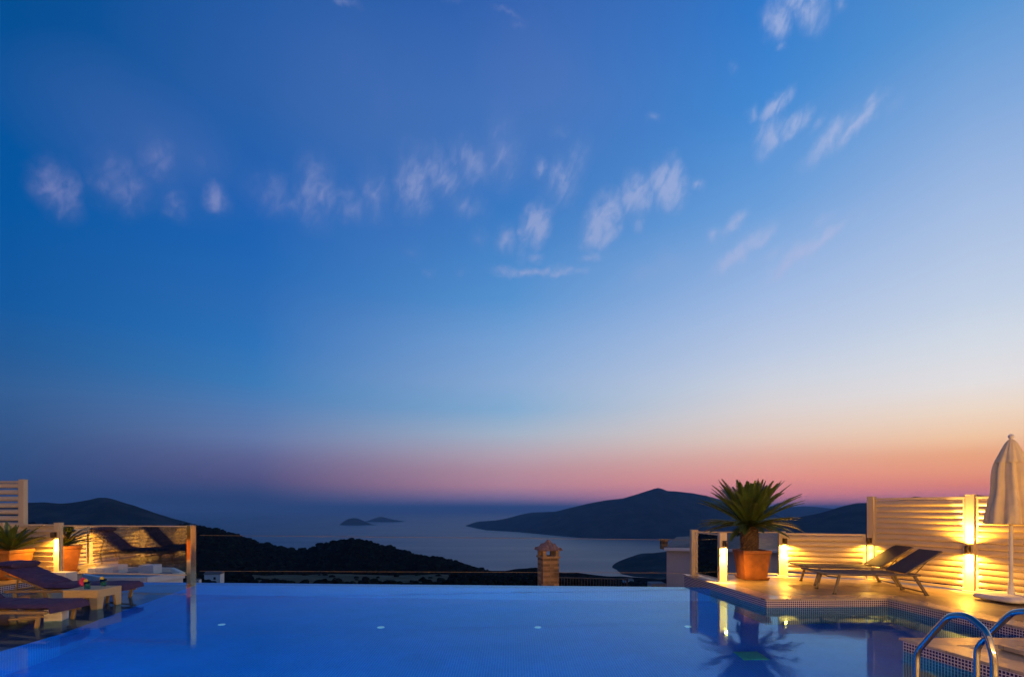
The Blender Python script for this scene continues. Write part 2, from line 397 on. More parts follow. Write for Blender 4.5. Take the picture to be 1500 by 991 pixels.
sun = bpy.data.lights.new('afterglow_sun', 'SUN'); sun.energy = .05; sun.angle = R(12); sun.color = (1, .6, .45)
so = bpy.data.objects.new('afterglow_sun', sun); COL.objects.link(so)
so.rotation_euler = Vector((-math.sin(R(62)), -math.cos(R(62)), -math.sin(R(3)))).to_track_quat('-Z', 'Y').to_euler()

# ------------------------------------------------------------------ pool, decks
ledge_edge = [(-5.90, 2.9), (-6.0, 6.8), (-6.35, 8.4), (-6.87, 11.13)]
FARL, FARR = (-10.0, 11.34), (4.06, 10.48)
P0, P1, P2, P3, P4 = (3.95, 11.75), (4.23, 8.52), (6.32, 8.62), (6.47, 6.47), (6.55, 5.93)
Q1, Q2, Q3 = (4.53, 5.93), (4.70, 4.70), (4.95, 2.9)
NL = (-10.15, 2.9)
FLOOR = -1.45
right_path = [FARR, P1, P2, P3, P4, Q1, Q2, Q3]
water_poly = [NL, Q3, Q2, Q1, P4, P3, P2, P1, FARR, FARL]

b = MB()
b.face([(p[0], p[1], FLOOR) for p in [(-5.9, 2.9), Q3, Q2, Q1, P4, P3, P2, P1, FARR, (-6.87, 11.15), (-6.35, 8.4), (-6.0, 6.8)]], [(p[0], p[1]) for p in [(-5.9, 2.9), Q3, Q2, Q1, P4, P3, P2, P1, FARR, (-6.87, 11.15), (-6.35, 8.4), (-6.0, 6.8)]])
b.wallstrip([(ledge_edge[0][0], 2.9), Q3], FLOOR, -.02)
b.wallstrip(ledge_edge, FLOOR, -.244)
# infinity edge wall, its top just under the water
b.wallstrip([(-6.87, 11.15), FARR], FLOOR, -.175)
struct(b.build('pool_basin', M['pool_mosaic']), 'blue mosaic floor and walls of the infinity pool under the water')
b = MB(); b.wallstrip(right_path, FLOOR, -.022)
struct(b.build('pool_waterline_wall', M['mosaic']), 'navy mosaic wall with pale grout along the right hand pool side')
b = MB()
off = .32
b.prism([(-10.3, 11.30), (-6.87, 11.09), FARR, (4.05, 10.86), (-10.3, 11.66)], -3.0, -.158)
struct(b.build('infinity_edge', M['pool_mosaic']), 'pale overflow edge at the far side of the infinity pool')
b = MB()
b.face([(p[0], p[1], -.24) for p in [NL, ledge_edge[0], ledge_edge[1], ledge_edge[2], ledge_edge[3], (-10.0, 11.32)]], [(p[0], p[1]) for p in [NL, ledge_edge[0], ledge_edge[1], ledge_edge[2], ledge_edge[3], (-10.0, 11.32)]])
struct(b.build('sun_ledge', M['ledge']), 'shallow flooded mosaic ledge carrying the purple loungers')
b = MB(); b.wallstrip([(-10.15, -3), (-10.15, 2.9), (-10.0, 11.5)], -.3, -.022)
struct(b.build('deck_riser', M['mosaic']), 'navy mosaic riser between the ledge and the raised side deck')

# water
wm = bpy.data.materials.new('pool_water'); wm.use_nodes = True
wn = wm.node_tree; wn.nodes.remove(wn.nodes['Principled BSDF'])
wrf = wn.nodes.new('ShaderNodeBsdfRefraction'); wrf.inputs['IOR'].default_value = 1.333; wrf.inputs['Roughness'].default_value = 0; wrf.inputs['Color'].default_value = (.90, .98, 1, 1)
wgl = wn.nodes.new('ShaderNodeBsdfGlossy'); wgl.inputs['Roughness'].default_value = .055; wgl.inputs['Color'].default_value = (.36, .68, 1, 1)
wfr = wn.nodes.new('ShaderNodeFresnel'); wfr.inputs['IOR'].default_value = 1.333
wfm = wn.nodes.new('ShaderNodeMath'); wfm.operation = 'MULTIPLY'; wfm.inputs[1].default_value = 1.2; wfm.use_clamp = True; wn.links.new(wfr.outputs[0], wfm.inputs[0])
wmx = wn.nodes.new('ShaderNodeMixShader'); wn.links.new(wfm.outputs[0], wmx.inputs[0]); wn.links.new(wrf.outputs[0], wmx.inputs[1]); wn.links.new(wgl.outputs[0], wmx.inputs[2])
wn.links.new(wmx.outputs[0], wn.nodes['Material Output'].inputs['Surface'])
tcw = wn.nodes.new('ShaderNodeTexCoord')
n1 = wn.nodes.new('ShaderNodeTexNoise'); n1.inputs['Scale'].default_value = 2.2; n1.inputs['Detail'].default_value = 3
n2 = wn.nodes.new('ShaderNodeTexNoise'); n2.inputs['Scale'].default_value = .6; n2.inputs['Detail'].default_value = 2
wn.links.new(tcw.outputs['Object'], n1.inputs['Vector']); wn.links.new(tcw.outputs['Object'], n2.inputs['Vector'])
ad = wn.nodes.new('ShaderNodeMath'); ad.operation = 'MULTIPLY_ADD'; ad.inputs[1].default_value = 2.0
wn.links.new(n2.outputs['Fac'], ad.inputs[0]); wn.links.new(n1.outputs['Fac'], ad.inputs[2])
bp = wn.nodes.new('ShaderNodeBump'); bp.inputs['Strength'].default_value = 1; bp.inputs['Distance'].default_value = .0022
wn.links.new(ad.outputs[0], bp.inputs['Height']); [wn.links.new(bp.outputs[0], q.inputs['Normal']) for q in (wrf, wgl, wfr)]
b = MB()
wp = [NL, Q3, Q2, Q1, P4, P3, P2, P1, (4.05, 10.75), (-10.0, 11.6)]
b.face([(p[0], p[1], WZ) for p in wp])
b.face([(-10.0, 11.6, WZ), (4.05, 10.75, WZ), (4.05, 10.87, WZ - .02), (-10.0, 11.68, WZ - .02)])
b.face([(-10.0, 11.68, WZ - .02), (4.05, 10.87, WZ - .02), (4.05, 10.885, WZ - .6), (-10.0, 11.70, WZ - .6)])
struct(b.build('pool_water', wm), 'still dusk-blue water of the infinity pool', 'water')

# decks
deckR = [P0, P1, P2, P3, P4, Q1, Q2, Q3, (4.95, -3), (13, -3), (13, 1.0), (8.8, 9.2), (7.9, 11.0), (6.6, 11.75)]
deckR = [(x, y) for x, y in deckR]
b = MB(); b.prism(list(reversed(deckR))[::-1], -.021, 0.0)
def fix(poly):   # counter-clockwise
    A = sum(poly[i][0] * poly[(i + 1) % len(poly)][1] - poly[(i + 1) % len(poly)][0] * poly[i][1] for i in range(len(poly)))
    return poly if A > 0 else list(reversed(poly))
b = MB(); b.prism(fix(deckR), -.021, 0.0)
struct(b.build('deck_right', M['deck']), 'lamp-lit beige stone terrace beside the pool')
b = MB(); b.prism(fix([(-17.0, -3), (-10.15, -3), (-10.15, 2.9), (-10.0, 11.42), (-10.0, 11.95), (-13.0, 11.95), (-17, 4)]), -.021, 0.0)
struct(b.build('deck_left', M['deck']), 'raised stone terrace behind the purple loungers')
b = MB(); b.prism(fix([(-10.14, -3), (4.94, -3), (4.94, 2.89), (-10.14, 2.89)]), -.021, 0.0)
struct(b.build('deck_near', M['deck']), 'near stone terrace where the pool ladder is fixed')
# mass under the decks
b = MB()
b.prism(fix([(P0[0] + .02, P0[1] - .02), (P1[0] + .02, P1[1] + .02), (P2[0] + .02, P2[1] + .02), (P3[0] + .02, P3[1]), (P4[0] + .02, 5.90), (Q1[0] + .02, 5.90), (Q2[0] + .02, Q2[1]), (Q3[0] + .02, 2.9), (4.97, -2.98), (12.98, -2.98), (12.98, .98), (8.78, 9.18), (7.88, 10.98), (6.58, 11.73)]), -6, -.023)
b.prism(fix([(-16.98, -2.98), (-10.17, -2.98), (-10.17, 2.9), (-10.02, 11.4), (-10.02, 11.93), (-12.98, 11.93), (-16.98, 3.98)]), -6, -.023)
b.prism(fix([(-10.1, -2.98), (4.9, -2.98), (4.9, 2.86), (-10.1, 2.86)]), -6, -.025)
struct(b.build('terrace_base', M['concrete']), 'concrete retaining mass under the pool terraces')
b = MB(); b.wallstrip([P0, FARR], -3, -.022)
struct(b.build('deck_side_wall', M['mosaic']), 'navy mosaic side wall of the terrace beyond the overflow edge')

# coping stones (mitred strips, 4 mm proud, slight overhang)
def coping(path, w, over, z0, z1, name, label, closed=False):
    pts = [Vector((p[0], p[1], 0)) for p in path]
    nr = []
    for i in range(len(pts)):
        ns = []
        if i > 0: d = (pts[i] - pts[i - 1]).normalized(); ns.append(Vector((-d.y, d.x, 0)))
        if i < len(pts) - 1: d = (pts[i + 1] - pts[i]).normalized(); ns.append(Vector((-d.y, d.x, 0)))
        n = sum(ns, Vector((0, 0, 0))).normalized(); n = n / max(.4, n.dot(ns[0])); nr.append(n)
    b = MB(); Lc = 0
    for i in range(len(pts) - 1):
        l = (pts[i + 1] - pts[i]).length
        o0, o1 = pts[i] - nr[i] * over, pts[i + 1] - nr[i + 1] * over
        i0, i1 = pts[i] + nr[i] * w, pts[i + 1] + nr[i + 1] * w
        z = lambda p, h: (p.x, p.y, h)
        b.face([z(o0, z1), z(o1, z1), z(i1, z1), z(i0, z1)], [(Lc, 0), (Lc + l, 0), (Lc + l, w), (Lc, w)])
        b.face([z(o0, z0), z(o1, z0), z(o1, z1), z(o0, z1)]); b.face([z(i1, z0), z(i0, z0), z(i0, z1), z(i1, z1)])
        b.face([z(o1, z0), z(o0, z0), z(i0, z0), z(i1, z0)])
        if i == 0: b.face([z(o0, z0), z(o0, z1), z(i0, z1), z(i0, z0)])
        if i == len(pts) - 2: b.face([z(o1, z1), z(o1, z0), z(i1, z0), z(i1, z1)])
        Lc += l
    o = b.build(name, M['coping']); struct(o, label); return o
coping([P0, P1, P2, P3, P4, Q1, Q2, Q3, (4.95, -2.5)], .30, .025, -.0205, .006, 'pool_coping', 'wet pale coping stones rimming the right hand terrace')
coping([(-10.0, 11.4), (-10.15, 2.9), (-10.15, -2.5)][::-1], .28, .02, -.0205, .006, 'ledge_coping', 'pale coping along the raised side terrace') if False else None
b = MB(); b.box((4.55, 10.62, -.16), (.9, .2, .05), rz=R(-3.5))
struct(b.build('overflow_stone', M['coping'], bevel=.008), 'pale stone at the corner where the overflow edge meets the terrace')
b = MB(); b.prism(fix([gp(1462, 950)[:2], (9, 5.3), (9, 2.0), (5.35, 2.0)]), .0065, .05)
struct(b.build('raised_paving', M['coping'], bevel=.006), 'slightly raised stone slab beside the pool ladder')

# submerged bench beside ladder platform
b = MB(); b.prism(fix([(4.0, 5.5), (4.55, 5.5), (4.95, 2.9), (4.3, 2.9)]), FLOOR, -.75)
struct(b.build('pool_bench', M['mosaic']), 'submerged mosaic bench under the ladder terrace')

# floor fittings
def under(px, py, zf=FLOOR):
    w = gp(px, py, WZ); h = math.hypot(w.x, w.y); H = CAMZ - WZ
    inc = math.atan(h / H); rf = math.asin(math.sin(inc) / 1.333); adv = math.tan(rf) * (WZ - zf)
    k = (h + adv) / h; return Vector((w.x * k, w.y * k, zf))
c = under(1100, 960)
b = MB(); b.box((c.x, c.y, FLOOR + .012), (.34, .34, .02)); b.box((c.x, c.y, FLOOR + .026), (.28, .28, .008))
tag(b.build('drain_cover', M['green'], bevel=.004), 'pale green square drain cover on the pool floor', 'drain cover')
whr = ['below the candle-lit table side', 'second from the loungers', 'second from the palm', 'nearest the palm reflection']
lab = ['round white floor light in the pool nearest the purple loungers', 'round white pool floor light, second from the purple loungers',
       'round white pool floor light straight below the stone chimney', 'round white pool floor light nearest the potted palm']
for i, (px, py) in enumerate([(325, 914), (558, 918), (788, 918), (1008, 917)]):
    c = under(px, py); b = MB()
    b.lathe([(.0, .03), (.04, .03), (.055, .02), (.06, .0)], (0, 0, 0), 20)
    o = b.build('floor_light', M['led']); o.location = c
    tag(o, lab[i], 'pool light', 'small lights in the pool floor')

for i, lx in enumerate((-4.8, -2.0, .8)):
    r_ = thing('pool_light', ('left', 'middle', 'right')[i] + ' round underwater lamp in the near pool wall', 'pool light', (lx, 2.9, -.75), 0, 'underwater lamps')
    b = MB(); b.tube([(0, 0, 0), (0, .03, 0)], .14, 24); b.build('bezel', M['steel2'], r_)
    b = MB(); b.tube([(0, .031, 0), (0, .04, 0)], .11, 24); b.build('lens', M['pool_lens'], r_)
    ld = bpy.data.lights.new('pool_lamp', 'SPOT'); ld.energy = 330; ld.color = (.05, .66, .88); ld.spot_size = R(150); ld.spot_blend = .5; ld.shadow_soft_size = .1
    lo = bpy.data.objects.new('pool_lamp', ld); COL.objects.link(lo); lo.parent = r_; lo.location = (0, .06, 0); lo.rotation_euler = (R(84), 0, 0)

# ------------------------------------------------------------------ louvre fences
def fence(name, label, pts, h, group, z0=0.0, pitch=.112, side=1, posts=None, post_w=.13, first_post=True, last_post=True, postlab=None):
    root = thing(name, label, 'fence', (pts[0][0], pts[0][1], z0), 0, group)
    O = Vector((pts[0][0], pts[0][1], 0))
    for si in range(len(pts) - 1):
        a = Vector((*pts[si], 0)) - O; c = Vector((*pts[si + 1], 0)) - O
        d = (c - a); Ls = d.length; d.normalize(); n = Vector((d.y, -d.x, 0)) * side     # n = side facing the pool
        i0 = a + d * (post_w / 2 + .004); i1 = c - d * (post_w / 2 + .004)
        fr = MB(); zt = h - .035
        fr.bar(i0 + Vector((0, 0, zt)), i1 + Vector((0, 0, zt)), .05, .045)
        fr.bar(i0 + Vector((0, 0, .05)), i1 + Vector((0, 0, .05)), .05, .045)
        for p, s_ in ((i0, 1), (i1, -1)):
            q = p + d * .02 * s_
            fr.bar(q + Vector((0, 0, .074)), q + Vector((0, 0, zt - .024)), .05, .04, up=n)
        fr.build('panel_frame', M['white_alu'], root, bevel=.003)
        sl = MB(); j0 = i0 + d * .045; j1 = i1 - d * .045
        k = 0; z = zt - .03
        while z - pitch > .06:
            prof = [(-.022, 0), (-.002, -.012), (.012, -.032), (.020, -.058), (.024, -.09), (.016, -.118), (-.004, -.126)]
            back = [(-.006, -.120), (.008, -.112), (.016, -.088), (.012, -.058), (.004, -.036), (-.010, -.018), (-.026, -.004)]
            ring = prof + back
            ja, jb = rnd.gauss(0, .0016), rnd.gauss(0, .0016)
            r0 = [j0 + n * (o + ja * 1.2) + Vector((0, 0, z + zz + ja)) for o, zz in ring]; r1 = [j1 + n * (o + jb * 1.2) + Vector((0, 0, z + zz + jb)) for o, zz in ring]
            sl.grid([r0, r1], True, True)
            z -= pitch; k += 1
        o = sl.build('louvre_panel', M['white_alu'], root)
    idx = range(len(pts))
    for i in idx:
        if (i == 0 and not first_post) or (i == len(pts) - 1 and not last_post): continue
        p = Vector((*pts[i], 0)) - O
        q = Vector((*pts[min(i + 1, len(pts) - 1)], 0)) - Vector((*pts[max(i - 1, 0)], 0)); ang = math.atan2(q.y, q.x)
        pm = MB(); pm.box(p + Vector((0, 0, (h + .012) / 2)), (post_w, .11, h + .012), rz=ang)
        pm.box(p + Vector((0, 0, .012)), (post_w + .07, .17, .02), rz=ang)
        pp = pm.build('post', M['white_alu'], root, bevel=.004)
        cp = MB(); cp.box(p + Vector((0, 0, h + .018)), (post_w + .012, .122, .012), rz=ang); cp.build('post_cap', M['white_alu'], pp, bevel=.002)
    return root

C_ = (6.02, 11.42); K_ = (7.60, 10.82); T_ = (8.32, 9.28)
dirT = Vector((T_[0] - K_[0], T_[1] - K_[1], 0)).normalized()
T2 = (T_[0] + dirT.x * 1.68, T_[1] + dirT.y * 1.68); T3 = (T2[0] + dirT.x * 1.68, T2[1] + dirT.y * 1.68); T4 = (T3[0] + dirT.x * 1.68, T3[1] + dirT.y * 1.68)
fence('louvre_fence', 'low cream louvre fence between the palm glass and the tall fence', [C_, (K_[0] - .04, K_[1] + .02)], .98, None, side=1, last_post=False)
fence('louvre_fence', 'tall cream louvre fence behind the sling loungers and parasol', [K_, T_, T2, T3, T4], 1.74, None, side=1)
# left
A_L = (-10.18, 11.50); B_L = (-12.0, 11.30); 
LF = [A_L, (-10.9, 11.42)]
fence('louvre_fence', 'low cream louvre fence behind the left potted palm', [A_L, (-11.65, 11.72)], 1.17, None, side=1)
fence('louvre_fence', 'low cream louvre fence running toward the camera on the left side, mirrored in the glass', [(-11.70, 11.55), (-12.18, 9.37), (-13.14, 7.1), (-14.30, 4.5), (-15.4, 1.9)], 1.17, None, side=-1, first_post=False)
fence('privacy_screen', 'tall pale slatted privacy screen behind the left potted palm', [(-17.0, 12.9), (-14.4, 12.7), (-11.98, 12.55)], 4.20, None, z0=-2.0, pitch=.16, side=1)

# ------------------------------------------------------------------ lamps
def lamp(loc, n, label, up=False, down=True, P=40, parentgroup='post lamps round the terrace', box=False):
    """bronze spotlight on a bracket; n = horizontal direction away from the post"""
    n = Vector((n[0], n[1], 0)).normalized(); ang = math.atan2(n.y, n.x)
    root = thing('post_lamp', label, 'lamp', loc, ang, parentgroup)
    off = .085
    m = MB(); m.box((.006, 0, 0), (.012, .05, .11)); m.box((.03, 0, 0), (.05, .018, .022)); m.build('bracket', M['bronze'], root, bevel=.002)
    m = MB()
    if up: prof = [(.022, -.07), (.033, -.07), (.034, 0), (.033, .07), (.022, .07), (.020, .055), (0, .055)]
    else: prof = [(.022, -.07), (.033, -.07), (.034, .04), (.028, .055), (0, .06)]
    m.lathe(prof, (off, 0, 0), 20); m.build('lamp_body', M['bronze'], root)
    ends = ([-1] if down else []) + ([1] if up else [])
    for s in ends:
        e = MB(); e.lathe([(0, 0), (.021, 0)], (off, 0, s * .060), 16); e.build('lamp_lens', M['lens'], root)
        ld = bpy.data.lights.new('lamp_light', 'SPOT'); ld.energy = P; ld.color = WARM; ld.spot_size = R(165); ld.spot_blend = .6; ld.shadow_soft_size = .02
        lo = bpy.data.objects.new('lamp_light', ld); COL.objects.link(lo); lo.parent = root
        lo.location = (off, 0, s * .078)
        lo.rotation_euler = (0, 0, 0) if s < 0 else (math.pi, 0, 0)
        l2d = bpy.data.lights.new('lamp_beam', 'SPOT'); l2d.energy = P * 2.6; l2d.color = (1, .60, .16); l2d.spot_size = R(52); l2d.spot_blend = .8; l2d.shadow_soft_size = .02
        l2o = bpy.data.objects.new('lamp_beam', l2d); COL.objects.link(l2o); l2o.parent = root; l2o.location = (off, 0, s * .078)
        l2o.rotation_euler = (0, R(10), 0) if s < 0 else (math.pi, -R(10), 0)
    return root

# glass balustrade posts
def post(name, loc, h, label, w=.15, z0=0.0, m='white_alu', rz=0.0, cat='post', group=None, slots=False):
    root = thing(name, label, cat, (loc[0], loc[1], z0), rz, group)
    b = MB(); b.box((0, 0, h / 2), (w, w * .8, h)); b.build('shaft', M[m], root, bevel=.004)
    b = MB(); b.box((0, 0, .006), (w + .06, w * .8 + .06, .012)); b.build('foot_plate', M[m], root, bevel=.002)
    b = MB(); b.box((0, 0, h + .005), (w + .008, w * .8 + .008, .01)); b.build('cap', M[m], root, bevel=.002)
    if slots:
        for z in (.17, .82):
            b = MB(); b.box((.045, -w * .4 - .006, h * z), (.022, .012, .085)); b.box((.015, -w * .4 - .006, h * z), (.014, .01, .085)); b.build('clamp', M['bronze'], root)
    return root
PA, PB = (4.13, 11.62), (4.32, 10.52)
post('balustrade_post', PA, 1.02, 'cream square post at the outer corner of the palm terrace', slots=True, group='posts of the glass balustrade')
post('balustrade_post', PB, 1.01, 'cream square post in front of the palm, lamp on its face', group='posts of the glass balustrade')
def glass_panel(a, c, z0, z1, label, m='glass', rail=True):
    a = Vector((*a, 0)); c = Vector((*c, 0)); d = (c - a).normalized()
    root = thing('glass_panel', label, 'glass panel', ((a.x + c.x) / 2, (a.y + c.y) / 2, z0))
    O = Vector(root.location)
    b = MB(); b.bar(a - O + Vector((0, 0, (z0 + z1) / 2)), c - O + Vector((0, 0, (z0 + z1) / 2)), .012, z1 - z0 - .03); b.build('pane', M[m], root)
    for z in (z0, z1) if rail else ():
        b = MB(); b.bar(a - O + Vector((0, 0, z)), c - O + Vector((0, 0, z)), .026, .024); b.build('rail', M['white_alu'], root, bevel=.002)
    return root
dAB = (Vector(PB) - Vector(PA)).normalized()
glass_panel(Vector(PA) + dAB * .075, Vector(PB) - dAB * .075, .05, .97, 'short glass panel between the two cream posts left of the palm')
dAC = (Vector(C_) - Vector(PA)).normalized()
glass_panel(Vector(PA) + dAC * .09, Vector(C_) - dAC * .075, .05, .98, 'wide glass panel behind the potted palm')
# left reflective glass
PL1, PL2 = A_L, (-6.95, 11.10)
post('balustrade_post', PL2, 1.30, 'polished steel post at the end of the long glass, standing in the pool edge', w=.15, z0=WZ - .02, m='brass_steel', rz=R(-28), group='posts of the glass balustrade')
dL = (Vector(PL2) - Vector(PL1)).normalized()
glass_panel(Vector(PL1) + dL * .085, Vector(PL2) - dL * .09, .07, 1.125, 'long dark glass panel mirroring the lit fence behind the purple loungers')

lamp((PB[0] + .0, PB[1] - .062, .80), (.25, -1), 'bronze lamp on the post left of the terracotta planter', P=100)
lamp((C_[0] + .0, C_[1] - .06, .80), (.1, -1), 'bronze lamp on the post where glass meets the low right fence', P=110)
lamp((K_[0] - .06, K_[1] - .06, .84), (-.93, -.36), 'bronze lamp on the tall corner post behind the loungers', P=42)
lamp((T_[0] - .055, T_[1] - .026, .78), (-.9, -.42), 'bronze double lamp shining up and down on the tall fence post by the parasol', up=True, P=125)
lamp((T3[0] - .055, T3[1] - .026, .78), (-.9, -.42), 'bronze double lamp on the tall fence beyond the parasol', up=True, P=125)
lamp((A_L[0] - .02, A_L[1] - .06, .93), (0, -1), 'bronze lamp on the post between left palm and long glass', P=80)
for i, (p, l) in enumerate([((-12.18, 9.37), 'bronze lamp on the side fence post nearest the left planter'), ((-13.14, 7.1), 'bronze lamp on the middle post of the left side fence'), ((-14.30, 4.5), 'bronze lamp on the nearest post of the left side fence')]):
    lamp((p[0] + .06, p[1] - .025, .93), (.92, -.38), l, P=105)

# wires over the infinity edge
root = thing('wire_railing', 'two thin horizontal wires stretched across the overflow edge between the posts', 'railing', (-6.87, 11.12, 0))
for z0_, z1_ in ((.93, .80), (.155, .05)):
    b = MB(); b.tube([(.09, 0, z0_), (4.13 + 6.87 - .08, .5, z1_)], .0042, 6); b.build('wire', M['resin'], root)

# ------------------------------------------------------------------ planters and palms
def planter(loc, top, bot, h, label, rz=0.0):
    root = thing('planter', label, 'planter', loc, rz, 'square terracotta planters')
    b = MB()
    def sq(s, z): return [Vector((x * s / 2, y * s / 2, z)) for x, y in ((-1, -1), (1, -1), (1, 1), (-1, 1))]
    rows = [sq(bot, .035), sq(top - .012, h - .07), sq(top + .018, h - .07), sq(top + .025, h), sq(top - .03, h), sq(top - .05, h - .06)]
    b.grid(rows, False, True); b.face(list(reversed(rows[0]))); 
    b.build('pot', M['terracotta'], root, bevel=.008)
    b = MB(); rows = [sq(bot + .05, 0), sq(bot + .09, .05), sq(bot + .06, .05), sq(bot + .03, .02)]; b.grid(rows, False, True); b.face(list(reversed(rows[0]))); b.face(rows[-1])
    b.build('saucer', M['terracotta'], root, bevel=.006)
    b = MB(); s = (top - .05)
    rows = [[Vector((-s / 2 + s * i / 10, -s / 2 + s * j / 10, h - .055 + .012 * noise.noise(Vector((i * .7, j * .7, 3))))) for i in range(11)] for j in range(11)]
    b.grid(rows, True); b.build('soil', M['soil'], root)
    return root
def frond(mb, az_, el0, length, r_, droop, base, leafL=.15, curl=0.0):
    d = Vector((math.cos(az_), math.sin(az_), 0)); side = Vector((-d.y, d.x, 0))
    n = 30; p = Vector(base) + d * r_; e = el0; pts = [p.copy()]
    for i in range(n):
        e -= droop / n * (0.4 + 1.2 * i / n)
        p = p + (d * math.cos(e) + Vector((0, 0, math.sin(e)))) * (length / n); p += side * curl / n * (i / n)
        pts.append(p.copy())
    mb.tube([pts[k] for k in range(0, n + 1, 3)], [.008 * (1 - .8 * k / n) + .001 for k in range(0, n + 1, 3)], 5, False)
    m = 52
    for k in range(3, m):
        t = k / m; f = t * n; i = min(int(f), n - 1); q = pts[i].lerp(pts[i + 1], f - i); tg = (pts[i + 1] - pts[i]).normalized()
        up = side.cross(tg); up = up if up.z > 0 else -up
        ll = leafL * min(1.0, .35 + 3.2 * t) * min(1.0, (1.08 - t) * 2.6) * rnd.uniform(.88, 1.08)
        for s in (-1, 1):
            dr = (side * s * 1.0 + tg * (.75 + .5 * t) + up * .38 + Vector((0, 0, rnd.uniform(-.1, .1)))).normalized()
            w = tg * .0105
            mid = q + dr * ll * .55; tip = q + dr * ll + Vector((0, 0, -.012))
            mb.face([q - w, q + w, mid + w * .95, mid - w * .95]); mb.face([mid - w * .95, mid + w * .95, tip])
def sago(loc, trunk_h, trunk_r, label, specs, leafL):
    root = thing('sago_palm', label, 'palm tree', loc, 0, 'potted sago palms')
    b = MB(); rows = []
    nn = 28; hh = 34
    for j in range(hh + 1):
        z = trunk_h * j / hh; row = []
        for k in range(nn):
            a = 2 * math.pi * k / nn
            bump = .016 * abs(math.sin(a * 7 + (j // 2) * math.pi / 2.0)) * (1 if j % 2 else .2)
            rr = trunk_r * (.95 + .12 * math.sin(math.pi * min(1, j / hh * 1.1)) - (.25 if j > hh - 2 else 0)) + bump + .012 * noise.noise(Vector((math.cos(a) * 3, math.sin(a) * 3, z * 9)))
            row.append(Vector((rr * math.cos(a), rr * math.sin(a), z)))
        rows.append(row)
    b.grid(rows, False, True); b.face(rows[-1]); b.build('trunk', M['trunk'], root)
    cr = MB()
    for (cnt, e0, e1, l0, l1, dr0, dr1) in specs:
        for i in range(cnt):
            a = 2 * math.pi * (i + rnd.uniform(-.35, .35)) / cnt
            frond(cr, a, R(rnd.uniform(e0, e1)), rnd.uniform(l0, l1), trunk_r * .5, R(rnd.uniform(dr0, dr1)), (0, 0, trunk_h - .03), leafL, rnd.uniform(-.12, .12))
    o = cr.build('crown', M['frond'], root)
    return root
planter((5.16, 11.02, .007), .57, .45, .62, 'terracotta square planter beside the lit post on the right terrace', rz=R(-2))
sago((5.11, 11.02, .56), .62, .165, 'large sago palm with arching fronds in the right terracotta planter',
     [(20, 70, 88, .92, 1.02, 3, 14), (28, 52, 68, 1.02, 1.14, 8, 22), (26, 34, 50, 1.08, 1.18, 10, 28), (24, 6, 20, .90, 1.06, 22, 46), (12, -12, 2, .75, .95, 20, 40)], .15)
planter((-10.86, 11.02, .007), .60, .48, .62, 'terracotta planter with small palm, behind the purple loungers', rz=R(3))
sago((-10.80, 11.02, .56), .10, .10, 'small sago palm in the left terracotta planter',
     [(8, 60, 86, .50, .62, 5, 25), (12, 35, 58, .58, .74, 15, 35), (12, 15, 32, .66, .84, 15, 35)], .105)

